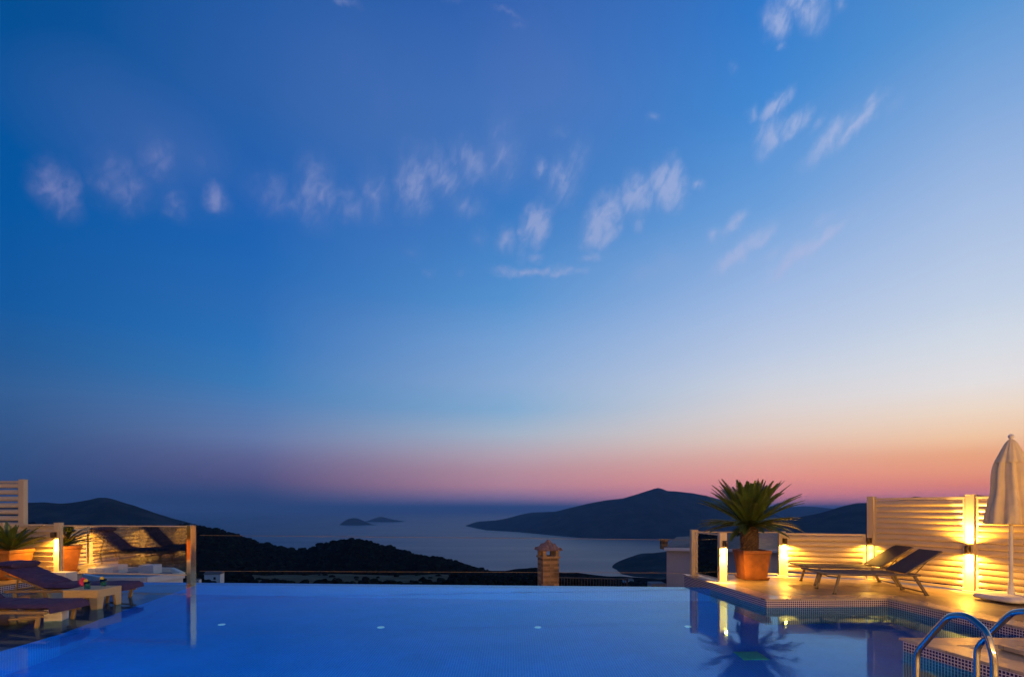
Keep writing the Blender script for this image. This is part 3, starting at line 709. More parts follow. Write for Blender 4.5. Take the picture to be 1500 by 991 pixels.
# ------------------------------------------------------------------ sling loungers (right)
def sling_lounger(label):
    root = thing('sling_lounger', label, 'sun lounger', (0, 0, 0), 0, 'sling loungers on the right terrace')
    W = .30; H = .345; HI = 1.48; BT = (2.07, .745)
    b = MB()
    for s in (-1, 1):
        b.tube([(0.0, s * W, H + .035), (.12, s * W, H + .015), (.35, s * W, H), (1.0, s * W, H - .005), (1.70, s * W, H - .005)], .019, 10)
    b.tube([(0.0, -W, H + .035), (0.0, W, H + .035)], .017, 10); b.tube([(1.69, -W, H - .005), (1.69, W, H - .005)], .016, 10)
    b.tube([(.33, -W, H - .05), (.33, 0, H - .075), (.33, W, H - .05)], .011, 8)
    b.build('frame', M['lounge_frame'], root)
    b = MB()
    for s in (-1, 1): b.bar((HI, s * (W - .032), H + .02), (BT[0], s * (W - .032), BT[1]), .026, .03)
    b.bar((BT[0], -(W - .02), BT[1]), (BT[0], W - .02, BT[1]), .026, .026); b.build('back_frame', M['lounge_frame'], root, bevel=.006)
    for s in (-1, 1):
        b = MB(); b.bar((.36, s * W, H - .015), (.27, s * (W + .01), 0), .034, .042, up=(1, 0, 0)); lg = b.build('leg', M['lounge_frame'], root, bevel=.006)
        b = MB(); b.box((.272, s * (W + .01), .007), (.05, .042, .014)); b.build('rubber_foot', M['black'], lg)
        b = MB(); b.bar((1.60, s * W, H - .015), (1.80, s * (W + .01), .0), .034, .046, up=(1, 0, 0)); lg = b.build('leg', M['lounge_frame'], root, bevel=.006)
        b = MB(); b.box((1.797, s * (W + .01), .007), (.06, .042, .014)); b.build('rubber_foot', M['black'], lg)
    b = MB(); b.tube([(1.78, -W, .045), (1.78, W, .045)], .014, 8); b.build('stretcher', M['lounge_frame'], root)
    for s in (-1, 1): b = MB(); b.bar((1.86, s * (W - .05), .60), (1.64, s * (W - .05), H), .012, .012); b.build('back_strut', M['lounge_frame'], root)
    # sagging seat
    b = MB(); rows = []
    for i in range(25):
        x = .01 + (HI - .06) * i / 24; z = H + .02 + (.035 if x < .1 else .035 * max(0, 1 - (x - .1) / .3) ** 2) * .6
        rows.append([Vector((x, -W + .015 + (2 * W - .03) * j / 8, z - .016 * math.sin(math.pi * j / 8))) for j in range(9)])
    lo = [[p - Vector((0, 0, .006)) for p in r] for r in rows]
    b.grid(rows, True); b.grid([list(reversed(r)) for r in lo], True)
    b.grid([[r[0] for r in lo], [r[0] for r in rows]], False); b.grid([[r[-1] for r in rows], [r[-1] for r in lo]], False)
    b.build('sling_seat', M['sling'], root)
    b = MB(); rows = []
    dv = Vector((BT[0] - HI, 0, BT[1] - H - .02)); nv = Vector((-dv.z, 0, dv.x)).normalized()
    for i in range(15):
        t = i / 14; base = Vector((HI, 0, H + .028)) + dv * t
        rows.append([base + Vector((0, -W + .02 + (2 * W - .04) * j / 8, 0)) + nv * (.012 - .014 * math.sin(math.pi * j / 8) * math.sin(math.pi * t)) for j in range(9)])
    lo = [[p - nv * .006 for p in r] for r in rows]
    b.grid(rows, True); b.grid([list(reversed(r)) for r in lo], True)
    b.grid([[r[0] for r in lo], [r[0] for r in rows]], False); b.grid([[r[-1] for r in rows], [r[-1] for r in lo]], False)
    b.build('sling_back', M['sling'], root)
    return root
l1 = sling_lounger('taupe sling lounger nearest the pool on the right terrace, back raised')
l1.location = (5.44, 9.36, .0045); l1.rotation_euler.z = R(-5.0)
l2 = copy_tree(l1); l2['label'] = 'taupe sling lounger standing behind the other one, against the lit low fence'
l2.location = (5.72, 10.40, .0045); l2.rotation_euler.z = R(-6.5)

# ------------------------------------------------------------------ cushioned loungers (left)
def soft_slab(x0, x1, w, zc, th, wob, seed, zfun=None, nx=90, ny=18):
    """closed pillow-edged slab, x0..x1, width w, thickness th"""
    b = MB(); rows_t, rows_b = [], []
    for i in range(nx + 1):
        u = i / nx; x = x0 + (x1 - x0) * u; rt, rb = [], []
        for j in range(ny + 1):
            v = j / ny; y = -w / 2 + w * v
            ed = min(1, min(u, 1 - u) * nx / 4.0, min(v, 1 - v) * ny / 3.0) ** .5 if 0 < u < 1 and 0 < v < 1 else 0
            k = Vector((x * 5 + seed, y * 5, seed))
            wr = wob * noise.noise(k) + wob * .6 * noise.noise(k * 2.7)
            zz = zfun(x) if zfun else zc
            gr = -.013 * math.exp(-(((x + .22) % .40 - .20) / .014) ** 2); rt.append(Vector((x, y, zz + th / 2 * ed + wr + gr))); rb.append(Vector((x, y, zz - th / 2 * ed + wr * .3)))
        rows_t.append(rt); rows_b.append(rb)
    b.grid(rows_t, True); b.grid([list(reversed(r)) for r in rows_b], True)
    return b
def cushion_lounger(label, back_deg, seed):
    # local: x = 0 at the foot end, +x toward the head; z = 0 on the ledge
    root = thing('cushioned_lounger', label, 'sun lounger', (0, 0, 0), 0, 'purple cushioned loungers on the flooded ledge')
    W = .64; H = .30; ln = 2.0; hx = 1.22
    b = MB()
    for s in (-1, 1):
        b.bar((.02, s * (W / 2 - .02), H), (1.9, s * (W / 2 - .02), H), .035, .045)
        b.bar((.06, s * (W / 2 - .02), H - .05), (.55, s * (W / 2 - .02), H - .10), .03, .03); 
    for x in (.02, .4, .8, 1.2, 1.6, 1.9): b.bar((x, -W / 2 + .04, H), (x, W / 2 - .04, H), .05, .03)
    b.build('frame', M['resin'], root, bevel=.01)
    for x in (.12, 1.72):
        for s in (-1, 1):
            b = MB()
            b.bar((x + .02, s * (W / 2 - .035), H - .03), (x + (.07 if x < 1 else -.05), s * (W / 2 - .035), 0), .04, .055, up=(1, 0, 0))
            b.build('leg', M['resin'], root, bevel=.012)
    sb = soft_slab(-.03, hx + .03, W + .02, H + .07, .085, .010, seed); o = sb.build('seat_cushion', M['cushion'], root)
    a = R(back_deg)
    # skirt of the cushion cover hanging at the foot end
    b = MB()
    rows = []
    for j in range(13):
        v = j / 12; y = -W / 2 - .01 + (W + .02) * v
        rows.append([Vector((-.035 - .01 * k + .006 * noise.noise(Vector((y * 9, k, seed))), y, H + .07 - .04 * k)) for k in range(3)])
    b.grid(rows, True); b.grid([[p + Vector((.006, 0, 0)) for p in reversed(r)] for r in rows], True); b.build('cover_flap', M['cushion'], root)
    def zf(x):
        return 0
    bl = .80
    bb = soft_slab(0, bl, W + .02, 0, .09, .014, seed + 5)
    mt = Matrix.Rotation(-a, 4, 'Y')
    bb.v = [tuple(mt @ Vector(p) + Vector((hx, 0, H + .075))) for p in bb.v]; bb.build('back_cushion', M['cushion'], root)
    tip = mt @ Vector((bl, 0, 0)) + Vector((hx, 0, H + .075))
    hp = soft_slab(-.14, .16, W - .04, 0, .11, .010, seed + 9)
    mt2 = Matrix.Rotation(-a * .1, 4, 'Y')
    hp.v = [tuple(mt2 @ Vector(p) + tip + Vector((-.02, 0, .045))) for p in hp.v]; hp.build('headrest', M['cushion'], root)
    for s in (-1, 1):
        b = MB(); e = mt @ Vector((bl - .05, 0, -.06)) + Vector((hx, 0, H + .03))
        b.bar((hx, s * (W / 2 - .07), H + .03), (e.x, s * (W / 2 - .07), e.z), .03, .03)
        b.bar((1.75, s * (W / 2 - .07), H), (hx + (e.x - hx) * .7, s * (W / 2 - .07), H + .03 + (e.z - H - .03) * .7), .025, .025)
        b.build('back_support', M['resin'], root, bevel=.004)
    return root
LZ = -.238
ca = cushion_lounger('purple cushioned lounger behind the beige side table, backrest slightly raised', 24, 1.3)
ca.location = (-6.95, 9.28, LZ); ca.rotation_euler.z = math.pi + R(2)
cb = cushion_lounger('purple cushioned lounger in front of the beige side table', 42, 6.1)
cb.location = (-6.43, 7.40, LZ); cb.rotation_euler.z = math.pi + R(-1)
cc_ = cushion_lounger('purple cushioned lounger on the raised terrace beside the left palm, back raised', 40, 11.4)
cc_.location = (-10.25, 8.55, .0045); cc_.rotation_euler.z = math.pi + R(-18)
cd = cushion_lounger('purple cushioned lounger on the raised terrace second from the left palm', 46, 15.4)
cd.location = (-10.35, 7.25, .0045); cd.rotation_euler.z = math.pi + R(-14)

# side table
root = thing('side_table', 'low beige resin side table carrying two drinks and a flower', 'table', (-7.07, 8.64, LZ), R(0))
TW, TD, TH = .57, .52, .41
b = MB(); b.box((0, 0, TH - .02), (TW, TD, .04)); 
for s in (-1, 1):
    b.box((0, s * (TD / 2 - .012), TH - .085), (TW - .004, .024, .09)); b.box((s * (TW / 2 - .012), 0, TH - .085), (.024, TD - .052, .09))
b.build('table_top', M['table'], root, bevel=.006)
for sx in (-1, 1):
    for sy in (-1, 1):
        b = MB(); x, y = sx * (TW / 2 - .003), sy * (TD / 2 - .003)
        wt, wb, t = .14, .095, .03
        poly_t = [(0, 0), (-wt, 0), (-wt, -t), (-t, -t), (-t, -wt), (0, -wt)]; poly_b = [(0, 0), (-wb, 0), (-wb, -t), (-t, -t), (-t, -wb), (0, -wb)]
        top = [Vector((x + sx * p[0], y + sy * p[1], TH - .131)) for p in poly_t]; bot = [Vector((x + sx * p[0], y + sy * p[1], 0)) for p in poly_b]
        if sx * sy < 0: top.reverse(); bot.reverse()
        b.grid([bot, top], False, True); b.face(list(reversed(bot))); b.face(top)
        b.build('leg', M['table'], root, bevel=.004)
TZ = LZ + TH
def tumbler(loc, label):
    root = thing('drinking_glass', label, 'glass', loc, 0, 'drinks on the side table')
    b = MB(); b.lathe([(0, 0), (.040, 0), (.047, .06), (.050, .125), (.0475, .125), (.0445, .06), (.037, .012), (0, .012)], (0, 0, 0), 24); b.build('tumbler', M['tumbler'], root)
    b = MB(); b.lathe([(0, .0125), (.036, .0125), (.0435, .06), (.0445, .085), (0, .085)], (0, 0, 0), 24); b.build('drink', M['teal'], root)
    b = MB(); rows = []
    mt = Matrix.Rotation(R(75), 3, 'X')
    for z in (-.004, .004):
        rows.append([mt @ Vector((.034 * math.cos(a), .034 * math.sin(a), z)) + Vector((-.02, -.01, .135)) for a in [2 * math.pi * k / 20 for k in range(20)]])
    b.grid(rows, False, True); b.face(rows[-1]); b.face(list(reversed(rows[0]))); b.build('lemon_slice', M['lemon'], root)
    for k in range(4):
        b = MB(); b.box((rnd.uniform(-.012, .012), rnd.uniform(-.012, .012), .098 + .004 * k), (.022, .022, .02), rz=k * .8) if k < 1 else None
        if b: b.build('ice_cube', M['tumbler'], root)
        break
    return root
tumbler((-7.05, 8.50, TZ + .001), 'teal drink with lemon slice beside the pink flower')
tumbler((-7.02, 8.80, TZ + .001), 'teal drink with lemon slice farther back on the table')
root = thing('pink_flower', 'pink flower lying upright against the nearer drink', 'flower', (-7.15, 8.56, TZ + .001))
b = MB(); b.tube([(.0, 0, 0.0), (.005, 0, .05), (0, -.01, .10)], .004, 6); b.build('stem', M['frond'], root)
b = MB()
for ring, (nn, rr, tilt) in enumerate(((12, .085, .5), (10, .065, .9), (8, .04, 1.2))):
    for k in range(nn):
        a = 2 * math.pi * (k + ring * .5) / nn; d = Vector((math.cos(a), -.35 * abs(math.sin(tilt)), math.sin(a))).normalized(); s_ = Vector((-math.sin(a), 0, math.cos(a)))
        c0 = Vector((0, -.012, .115)); m1 = c0 + d * rr * .6
        b.face([c0, m1 + s_ * .016, c0 + d * rr, m1 - s_ * .016])
b.build('petals', M['pink'], root)

# stone blocks by the ledge
b = MB(); b.box((-6.78, 7.62, LZ + .135), (.22, .22, .26), rz=R(20)); tag(b.build('stone_block', M['white'], bevel=.01), 'white stone block under the foot of the front purple lounger', 'block')
b = MB(); b.box((-9.62, 11.0, LZ + .2), (.40, .24, .38), rz=R(-12)); tag(b.build('stone_block', M['white'], bevel=.01), 'white stone block at the foot of the lit post behind the rear purple lounger', 'block')

# ------------------------------------------------------------------ closed parasol
UC = (8.09, 8.30)
root = thing('closed_parasol', 'closed ivory parasol on a white pole at the right edge', 'parasol', (UC[0], UC[1], .0045))
b = MB(); b.tube([(0, 0, .09), (0, 0, 2.62)], .026, 16); b.build('pole', M['white'], root)
b = MB()
def fold(r, z, a): return r * (1 + .13 * math.cos(8 * a + .6) * min(1, (2.55 - z) * 2.2) + .03 * math.cos(16 * a + z * 2))
prof = [(.03, 2.62), (.055, 2.59), (.085, 2.54), (.118, 2.46), (.150, 2.38), (.178, 2.30), (.196, 2.25), (.194, 2.24)]
b.lathe(prof, (0, 0, 0), 96, fold); b.build('vent_cap', M['canvas'], root)
b = MB(); prof = []
for i in range(29):
    t = i / 28; z = 2.30 - 1.02 * t; r = .160 + .135 * t ** .9 + .012 * math.sin(t * 9)
    prof.append((r, z))
prof += [(.302, 1.262), (.294, 1.250), (.26, 1.256)]
b.lathe(prof, (0, 0, 0), 128, lambda r, z, a: r * (1 + .13 * math.cos(8 * a + .6 + .25 * math.sin(z * 3)) + .045 * math.cos(16 * a + z * 3) + .075 * noise.noise(Vector((math.cos(a) * 3, math.sin(a) * 3, z * 1.6))) + (.03 * math.cos(24 * a) if z < 1.3 else 0)))
o = b.build('canopy', M['canvas'], root)
sm = o.modifiers.new('t', 'SOLIDIFY'); sm.thickness = .004
b = MB(); b.lathe([(0, .045), (.02, .04), (.036, .02), (.04, 0), (.032, -.02), (.018, -.035), (.022, -.055), (.0, -.06)], (0, 0, 2.665), 20); b.build('finial', M['white'], root)
b = MB(); b.lathe([(.26, 1.49), (.27, 1.50), (.27, 1.50)], (0, 0, 0), 32)
b = MB()
rows = []
def rsq(hw, hd, z, r=.12, n=6):
    P = []
    for cx, cy, a0 in ((hw - r, hd - r, 0), (-hw + r, hd - r, 90), (-hw + r, -hd + r, 180), (hw - r, -hd + r, 270)):
        for k in range(n + 1):
            a = R(a0 + 90 * k / n); P.append(Vector((cx + r * math.cos(a), cy + r * math.sin(a), z)))
    return P
rows = [rsq(.33, .30, .02), rsq(.37, .34, .03), rsq(.38, .35, .055), rsq(.365, .335, .10), rsq(.30, .27, .118)]
b.grid(rows, True, True); b.face(rows[-1]); b.face(list(reversed(rows[0])))
b.build('base', M['white'], root)
for s in (-1, 1):
    b = MB(); b.box((s * .2, -.2, .011), (.08, .08, .02)); b.build('base_foot', M['black'], root)
b = MB(); b.lathe([(.05, .118), (.045, .16), (.03, .30), (.028, .31)], (0, 0, 0), 20); b.build('pole_sleeve', M['white'], root)
root.rotation_euler.z = R(8)

# ------------------------------------------------------------------ pool ladder
root = thing('pool_ladder', 'polished steel pool ladder with two curved handrails in the near right corner', 'pool ladder', (2.45, 3.1, 0))
def rail(off):
    o = Vector(off); A = Vector((0, 0, 0)); D = Vector((.045, -.45, 0))
    P = [A + Vector((0, 0, z)) for z in (-1.1, -.6, 0, .5)]
    def q(t, z): return A + D * t + Vector((0, 0, z))
    P += [q(0, .58), q(.01, .625), q(.05, .665), q(.11, .70), q(.22, .765), q(.34, .832), q(.44, .885), q(.52, .905), q(.62, .915), q(.72, .91), q(.82, .885), q(.90, .855), q(.96, .79), q(1.0, .70), q(1.0, .5), q(1.0, .2), q(1.0, .0)]
    # smooth with Catmull-Rom
    out = []
    for i in range(len(P) - 1):
        p0, p1, p2, p3 = P[max(i - 1, 0)], P[i], P[i + 1], P[min(i + 2, len(P) - 1)]
        for k in range(4):
            t = k / 4; out.append(.5 * ((2 * p1) + (p2 - p0) * t + (2 * p0 - 5 * p1 + 4 * p2 - p3) * t * t + (3 * p1 - p0 - 3 * p2 + p3) * t ** 3))
    out.append(P[-1]); return [o + p for p in out]
RO = Vector((.455, .10, 0))
for off in ((0, 0, 0), RO):
    b = MB(); b.tube(rail(off), .0172, 20); rr = b.build('handrail', M['steel'], root)
    b = MB(); b.lathe([(.022, .0), (.055, .0), (.05, .018), (.022, .022)], Vector(off) + Vector((.045, -.45, .001)), 24); b.build('flange', M['steel'], rr)
for z in (-.45, -.72, -1.0):
    b = MB(); b.bar(Vector((.0, .0, z)) + RO * .03, RO * .97 + Vector((0, 0, z)), .09, .025); b.build('tread', M['steel2'], root, bevel=.004)

# ------------------------------------------------------------------ buildings beyond
def wallbox(b, poly, z0, z1): b.prism(fix(poly), z0, z1)
# rendered house to the right of the pool edge
root = thing('rendered_house', 'grey rendered house with brown roof below the palm terrace', 'house', (9, 20, -9))
O = Vector((9, 20, -9))
def loc(p): return (p[0] - O.x, p[1] - O.y)
d0 = 18.0
hx0 = (976.5 - HX) / F * d0
c1 = (hx0, d0); c2 = (hx0 + 1.15, d0 - 1.6); c3 = (hx0 + 9, d0 + 4.0); c4 = (hx0 + 8, d0 + 6.5); c5 = (hx0 + 2.5, d0 + 4)
zt = .06
c2 = (gp(1100, 819, -.02).x, 17.0)
b = MB(); b.prism(fix([loc(c1), loc((hx0 + 3.9, d0 - 1.0)), loc((hx0 + 9, d0 + 1.5)), loc((hx0 + 10, d0 + 8)), loc((hx0 + 2.6, d0 + 6.5))]), 0, zt + 9)
b.build('wall', M['render_wall'], root)
b = MB()
e = [Vector((*loc((hx0 - .12, d0 - .08)), zt + 9)), Vector((*loc((hx0 + 3.95, d0 - 1.2)), zt + 9 - .0)), Vector((*loc((hx0 + 9.2, d0 + 1.4)), zt + 9)), Vector((*loc((hx0 + 10.2, d0 + 8.2)), zt + 9)), Vector((*loc((hx0 + 2.5, d0 + 6.7)), zt + 9))]
cm = sum(e, Vector()) / 5 + Vector((0, 0, .55))
lift = Vector((0, 0, .09))
for i in range(5):
    j = (i + 1) % 5
    b.face([e[i] + lift, e[j] + lift, cm]); b.face([e[i], e[j], e[j] + lift, e[i] + lift])
b.face(list(reversed(e))); rf = b.build('roof', M['roof_tile'], root)
b = MB(); b.bar(e[0] + Vector((0, -.03, .04)), e[1] + Vector((0, -.03, .04)), .06, .1); b.build('eave_trim', M['white'], root)
b = MB(); cx = Vector((*loc((hx0 + .05, d0 + .5)), 9 + zt)); b.box(cx + Vector((0, 0, .15)), (.22, .22, .30)); b.box(cx + Vector((0, 0, .33)), (.28, .28, .06)); b.build('chimney', M['stone'], rf)
b = MB(); b.box((loc((hx0 + .85, d0 - .5))[0] - .02, loc((hx0, d0 - .47))[1], 7.6), (.03, .05, .8))
# low wall at the foot
pw = gp(962, 852, -1.0)
b = MB(); b.box(((962 - HX) / F * 19, 19, -5.4 + .0), (.55, .6, 8.35)); tag(b.build('garden_wall', M['concrete'], bevel=.02), 'small tan wall end beside the grey house at the pool edge', 'wall')

# stone house with chimney (only its chimney rises above the pool edge)
dC = 16.0; cxC = (803 - HX) / F * dC
root = thing('stone_house', 'stone house below the pool edge, its brick chimney rising in front of the sea', 'house', (cxC, dC, -9))
b = MB(); b.box((0, 2.5, 3.0), (7, 6, 6)); b.build('wall', M['render_wall'], root)
b = MB(); rp = [(-3.7, -.7), (3.7, -.7), (3.7, 5.7), (-3.7, 5.7)]
tp = [Vector((x, y, 6.0)) for x, y in rp]; r1, r2 = Vector((-1.2, 2.5, 7.3)), Vector((1.2, 2.5, 7.3))
for fc in ([tp[0], tp[1], r2, r1], [tp[1], tp[2], r2], [tp[2], tp[3], r1, r2], [tp[3], tp[0], r1], [tp[3], tp[2], tp[1], tp[0]]): b.face(fc)
rf = b.build('roof', M['roof_tile'], root)
ch = MB(); cw = .52
h0, h1 = 6.0, 8.98
ch.box((0, 0, (h0 + h1) / 2), (cw, cw, h1 - h0), rz=R(16))
chim = ch.build('chimney', M['stone'], rf)
jit = MB()
for k in range(0):      # stones standing proud
    fc = rnd.choice((0, 1)); a = R(16) + (0 if fc == 0 else math.pi / 2); n = Vector((math.sin(a), -math.cos(a), 0)) if fc == 0 else Vector((-math.cos(R(16)), -math.sin(R(16)), 0))
    t = Vector((-n.y, n.x, 0)); zz = 7.4 + rnd.randint(0, 17) * .088
    p = n * (cw / 2 + .004) + t * rnd.uniform(-.17, .17) + Vector((0, 0, zz)); jit.bar(p - t * rnd.uniform(.05, .09), p + t * rnd.uniform(.05, .09), .016, .07)

b = MB(); b.box((0, 0, 9.012), (cw + .07, cw + .07, .06), rz=R(16)); b.build('chimney_ledge', M['stone'], rf)
b = MB()
for sx in (-1, 1):
    for sy in (-1, 1):
        v = Matrix.Rotation(R(16), 3, 'Z') @ Vector((sx * .205, sy * .205, 0)); b.box(v + Vector((0, 0, 9.13)), (.11, .11, .175), rz=R(16))
b.build('chimney_pier', M['stone'], rf)
b = MB()
hw = .35
Rt = Matrix.Rotation(R(16), 3, 'Z')
def rp_(x, y, z): return Rt @ Vector((x, y, z))
def halftiles(b, n, zbase, ztop, hw):   # curved clay tiles laid to a small pyramid hood
    for face in range(4):
        Rf = Matrix.Rotation(face * math.pi / 2, 3, 'Z')
        for k in range(n):
            x = -hw + 2 * hw * (k + .5) / n
            topf = 1 - abs(x) / hw
            rows = []
            for (y, z, xx) in ((-hw, zbase, x), (-hw * (1 - topf * .96), zbase + (ztop - zbase) * topf * .96, x)):
                rows.append([Rt @ (Rf @ Vector((xx + (hw / n) * math.cos(a), y, z + .035 * math.sin(a)))) for a in [math.pi * q / 6 for q in range(7)]])
            b.grid(rows, True)
    P = [Rt @ Vector((sx * hw, sy * hw, zbase)) for sx, sy in ((-1, -1), (1, -1), (1, 1), (-1, 1))]; t = Vector((0, 0, ztop - .01))
    for i in range(4): b.face([P[i], P[(i + 1) % 4], t])
    b.face(list(reversed(P)))
halftiles(b, 5, 9.218, 9.52, hw)
b.build('chimney_hood', mat('clay_tile', (.30, .17, .12), .8, noise_scale=12, noise_amt=.3), rf)

# dark railing beside the chimney
root = thing('metal_railing', 'dark thin metal railing right of the stone chimney', 'railing', (1.3, 17, -2.2))
b = MB(); a, c = Vector((.15, 0, 1.43)), Vector((2.6, .3, 1.33)); b.bar(a, c, .03, .03); b.bar(a - Vector((0, 0, .8)), c - Vector((0, 0, .8)), .03, .03)
b.build('handrail', M['dark_metal'], root)
b = MB(); 
for k in range(26): p = a.lerp(c, k / 25); b.bar(p - Vector((0, 0, .79)), p - Vector((0, 0, .02)), .014, .014, up=(1, 0, 0))
o = b.build('baluster', M['dark_metal'], root); o['kind'] = 'stuff'
for k in (0, 1):
    p = a if k == 0 else c
    b = MB(); b.bar(p + Vector((0, .04, -2.6)), p + Vector((0, .04, .03)), .05, .05, up=(1, 0, 0)); b.build('post', M['dark_metal'], root)

# flat roofed house seen through the left glass
root = thing('flat_roof_house', 'low white house with a flat grey roof below the long glass', 'house', (-14, 20, -8))
O = Vector((-14, 20, -8)); zr = -1.12
corners = [gp(150, 853, zr), gp(214, 853, zr), gp(268, 846, zr), gp(252, 838, zr), gp(60, 836, zr)]
cs = [(p.x - O.x, p.y - O.y) for p in corners]
b = MB(); b.prism(fix(cs), 0, zr + 8); b.build('wall', M['white'], root)
b = MB(); b.prism(fix([( (sum(x for x, y in cs) / 5) + (x - sum(x for x, y in cs) / 5) * .97, (sum(y for x, y in cs) / 5) + (y - sum(y for x, y in cs) / 5) * .97) for x, y in cs]), zr + 8.004, zr + 8.03); b.build('roof', M['roofscreed'], root)
b = MB()
for i in range(5):
    p, q = Vector((*cs[i], zr + 8.10)), Vector((*cs[(i + 1) % 5], zr + 8.10)); b.bar(p, q, .14, .2)
b.build('parapet', M['white'], root)
b = MB()
for px, py in ((182, 838), (232, 838)): p = gp(px, py, zr) - O; b.box((p.x, p.y - .5, zr + 8.2), (.6, .5, .35))
b.build('roof_hatch', M['white'], root)
for i, (px, py, d, w, h, lb) in enumerate([(290, 851, 40, .36, .34, 'tiny white shed just right of the steel post'), (314, 847, 150, 4.2, 3.0, 'small pale farmhouse at the edge of the dry field'), (920, 853, 420, 7, 5, 'small white house at the shore below the headland'), (154, 836, 60, 2.2, 2.4, 'small grey house with gabled roof beyond the flat roof'), (1138, 797, 60, 3.6, 1.4, 'pale blue-white house roof seen through the glass behind the palm')]):
    z = CAMZ - (py - HY) * d / F; x = (px - HX) / F * d
    root = thing('distant_house', lb, 'house', (x, d, z - h / 2 - 1), .2 * i, 'small houses in the valley')
    b = MB(); b.box((0, 0, h / 2 + .5), (w, w * .8, h + 1)); b.build('wall', M['white'], root)
    b = MB(); A = [Vector((sx * w * .55, sy * w * .45, h + 1)) for sx, sy in ((-1, -1), (1, -1), (1, 1), (-1, 1))]; r1, r2 = Vector((-w * .55, 0, h + 1 + w * .18)), Vector((w * .55, 0, h + 1 + w * .18))
    for fc in ([A[0], A[1], r2, r1], [A[2], A[3], r1, r2], [A[1], A[2], r2], [A[3], A[0], r1], list(reversed(A))): b.face(fc)
    b.build('roof', M['roof_tile'] if i not in (4,) else M['white'], root)
    b = MB(); b.box((w * .15, -w * .4 - .02, h * .6 + 1), (w * .14, .05, h * .25)); b.build('window', M['dark_metal'], root)

# villa behind the camera whose porch lanterns light the terrace
root = thing('villa', 'pale villa behind the pool terrace with lit porch lanterns', 'house', (0, -6.5, 0))
b = MB()
ops = [(-9, 2.2), (-5.2, 2.2), (-1.4, 2.2), (2.4, 2.2), (6.2, 2.2)]
xs = -13.0
for (ox, ow_) in ops + [(13, 0)]:
    b.box(((xs + ox) / 2, 0, 1.3), (ox - xs, .3, 2.6)); xs = ox + ow_
b.box((0, 0, 4.2), (26, .3, 3.2)); b.box((0, -4, 2.9), (26, 7.6, 5.8)) if False else None
b.box((-12.85, -3, 2.9), (.3, 5.7, 5.8)); b.box((12.85, -3, 2.9), (.3, 5.7, 5.8)); b.box((0, -5.9, 2.9), (26, .3, 5.8)); b.build('wall', M['white'], root)
b = MB(); b.box((0, -3, 5.92), (26.6, 6.8, .22)); b.build('roof', M['white'], root)
for ox, ow_ in ops:
    b = MB(); cx_ = ox + ow_ / 2
    for xx in (cx_ - ow_ / 2 + .03, cx_, cx_ + ow_ / 2 - .03): b.box((xx, 0, 1.3), (.06, .08, 2.58))
    b.box((cx_, 0, 2.56), (ow_ - .12, .07, .06)); b.box((cx_, 0, .04), (ow_ - .12, .07, .06)); dr = b.build('glass_door', M['white_alu'], root)
    b = MB(); b.box((cx_, 0, 1.3), (ow_ - .14, .012, 2.46)); b.build('pane', M['glass'], dr)
b = MB(); b.prism(fix([(-17, -12), (13, -12), (13, -3.01), (-17, -3.01)]), -.021, 0); struct(b.build('porch_paving', M['deck']), 'stone paving in front of the villa')
for i, lx in enumerate((-10.5, -6.2, -2.2, 1.6, 5.4, 9.6)):
    r_ = thing('wall_lantern', ['leftmost', 'second from the left', 'third from the left', 'third from the right', 'second from the right', 'rightmost'][i] + ' globe lantern on the villa wall', 'lantern', (lx, -6.35, 2.45), 0, 'globe lanterns on the villa wall')
    b = MB(); b.box((0, .01, 0), (.10, .02, .16)); b.bar((0, .02, 0), (0, .14, 0), .02, .02); b.lathe([(0, .105), (.04, .1), (.04, .085), (0, .085)], (0, .15, 0), 16); b.build('bracket', M['bronze'], r_)
    b = MB(); b.lathe([(.085 * math.sin(math.pi * k / 12), .085 * math.cos(math.pi * k / 12)) for k in range(13)], (0, .15, 0), 20); g = b.build('globe', M['globe'], r_); g.visible_shadow = True
    ld = bpy.data.lights.new('lantern_light', 'POINT'); ld.energy = (350, 600, 700, 900, 950, 1000)[i]; ld.color = (1, .53, .15); ld.shadow_soft_size = .09
    lo = bpy.data.objects.new('lantern_light', ld); COL.objects.link(lo); lo.parent = r_; lo.location = (0, .33, 0)
# roof lamp washing the stone chimney
lamp((cxC - .3, 14.2, -1.9), (0, 1), 'small bronze lamp on the stone house roof lighting its chimney', up=True, down=False, P=17)

# ------------------------------------------------------------------ sea, terrain, hills
sm_ = bpy.data.materials.new('sea_water'); sm_.use_nodes = True
sn = sm_.node_tree; sb_ = sn.nodes['Principled BSDF']; sb_.inputs['Base Color'].default_value = (.004, .022, .06, 1); sb_.inputs['Roughness'].default_value = .32; sb_.inputs['IOR'].default_value = 1.333
stc = sn.nodes.new('ShaderNodeTexCoord'); smp = sn.nodes.new('ShaderNodeMapping'); smp.inputs['Scale'].default_value = (.0012, .004, 1)
snz = sn.nodes.new('ShaderNodeTexNoise'); snz.inputs['Scale'].default_value = 1; snz.inputs['Detail'].default_value = 6
sn.links.new(stc.outputs['Object'], smp.inputs[0]); sn.links.new(smp.outputs[0], snz.inputs['Vector'])
smr = sn.nodes.new('ShaderNodeMapRange'); smr.inputs[1].default_value = .3; smr.inputs[2].default_value = .7; smr.inputs[3].default_value = .32; smr.inputs[4].default_value = .40
sn.links.new(snz.outputs['Fac'], smr.inputs[0]); sn.links.new(smr.outputs[0], sb_.inputs['Roughness'])
b = MB(); S = 70000
b.face([(-S, -S, SEA), (S, -S, SEA), (S, S, SEA), (-S, S, SEA)])
struct(b.build('sea', sm_), 'calm blue sea reaching the hazy horizon', 'sea')

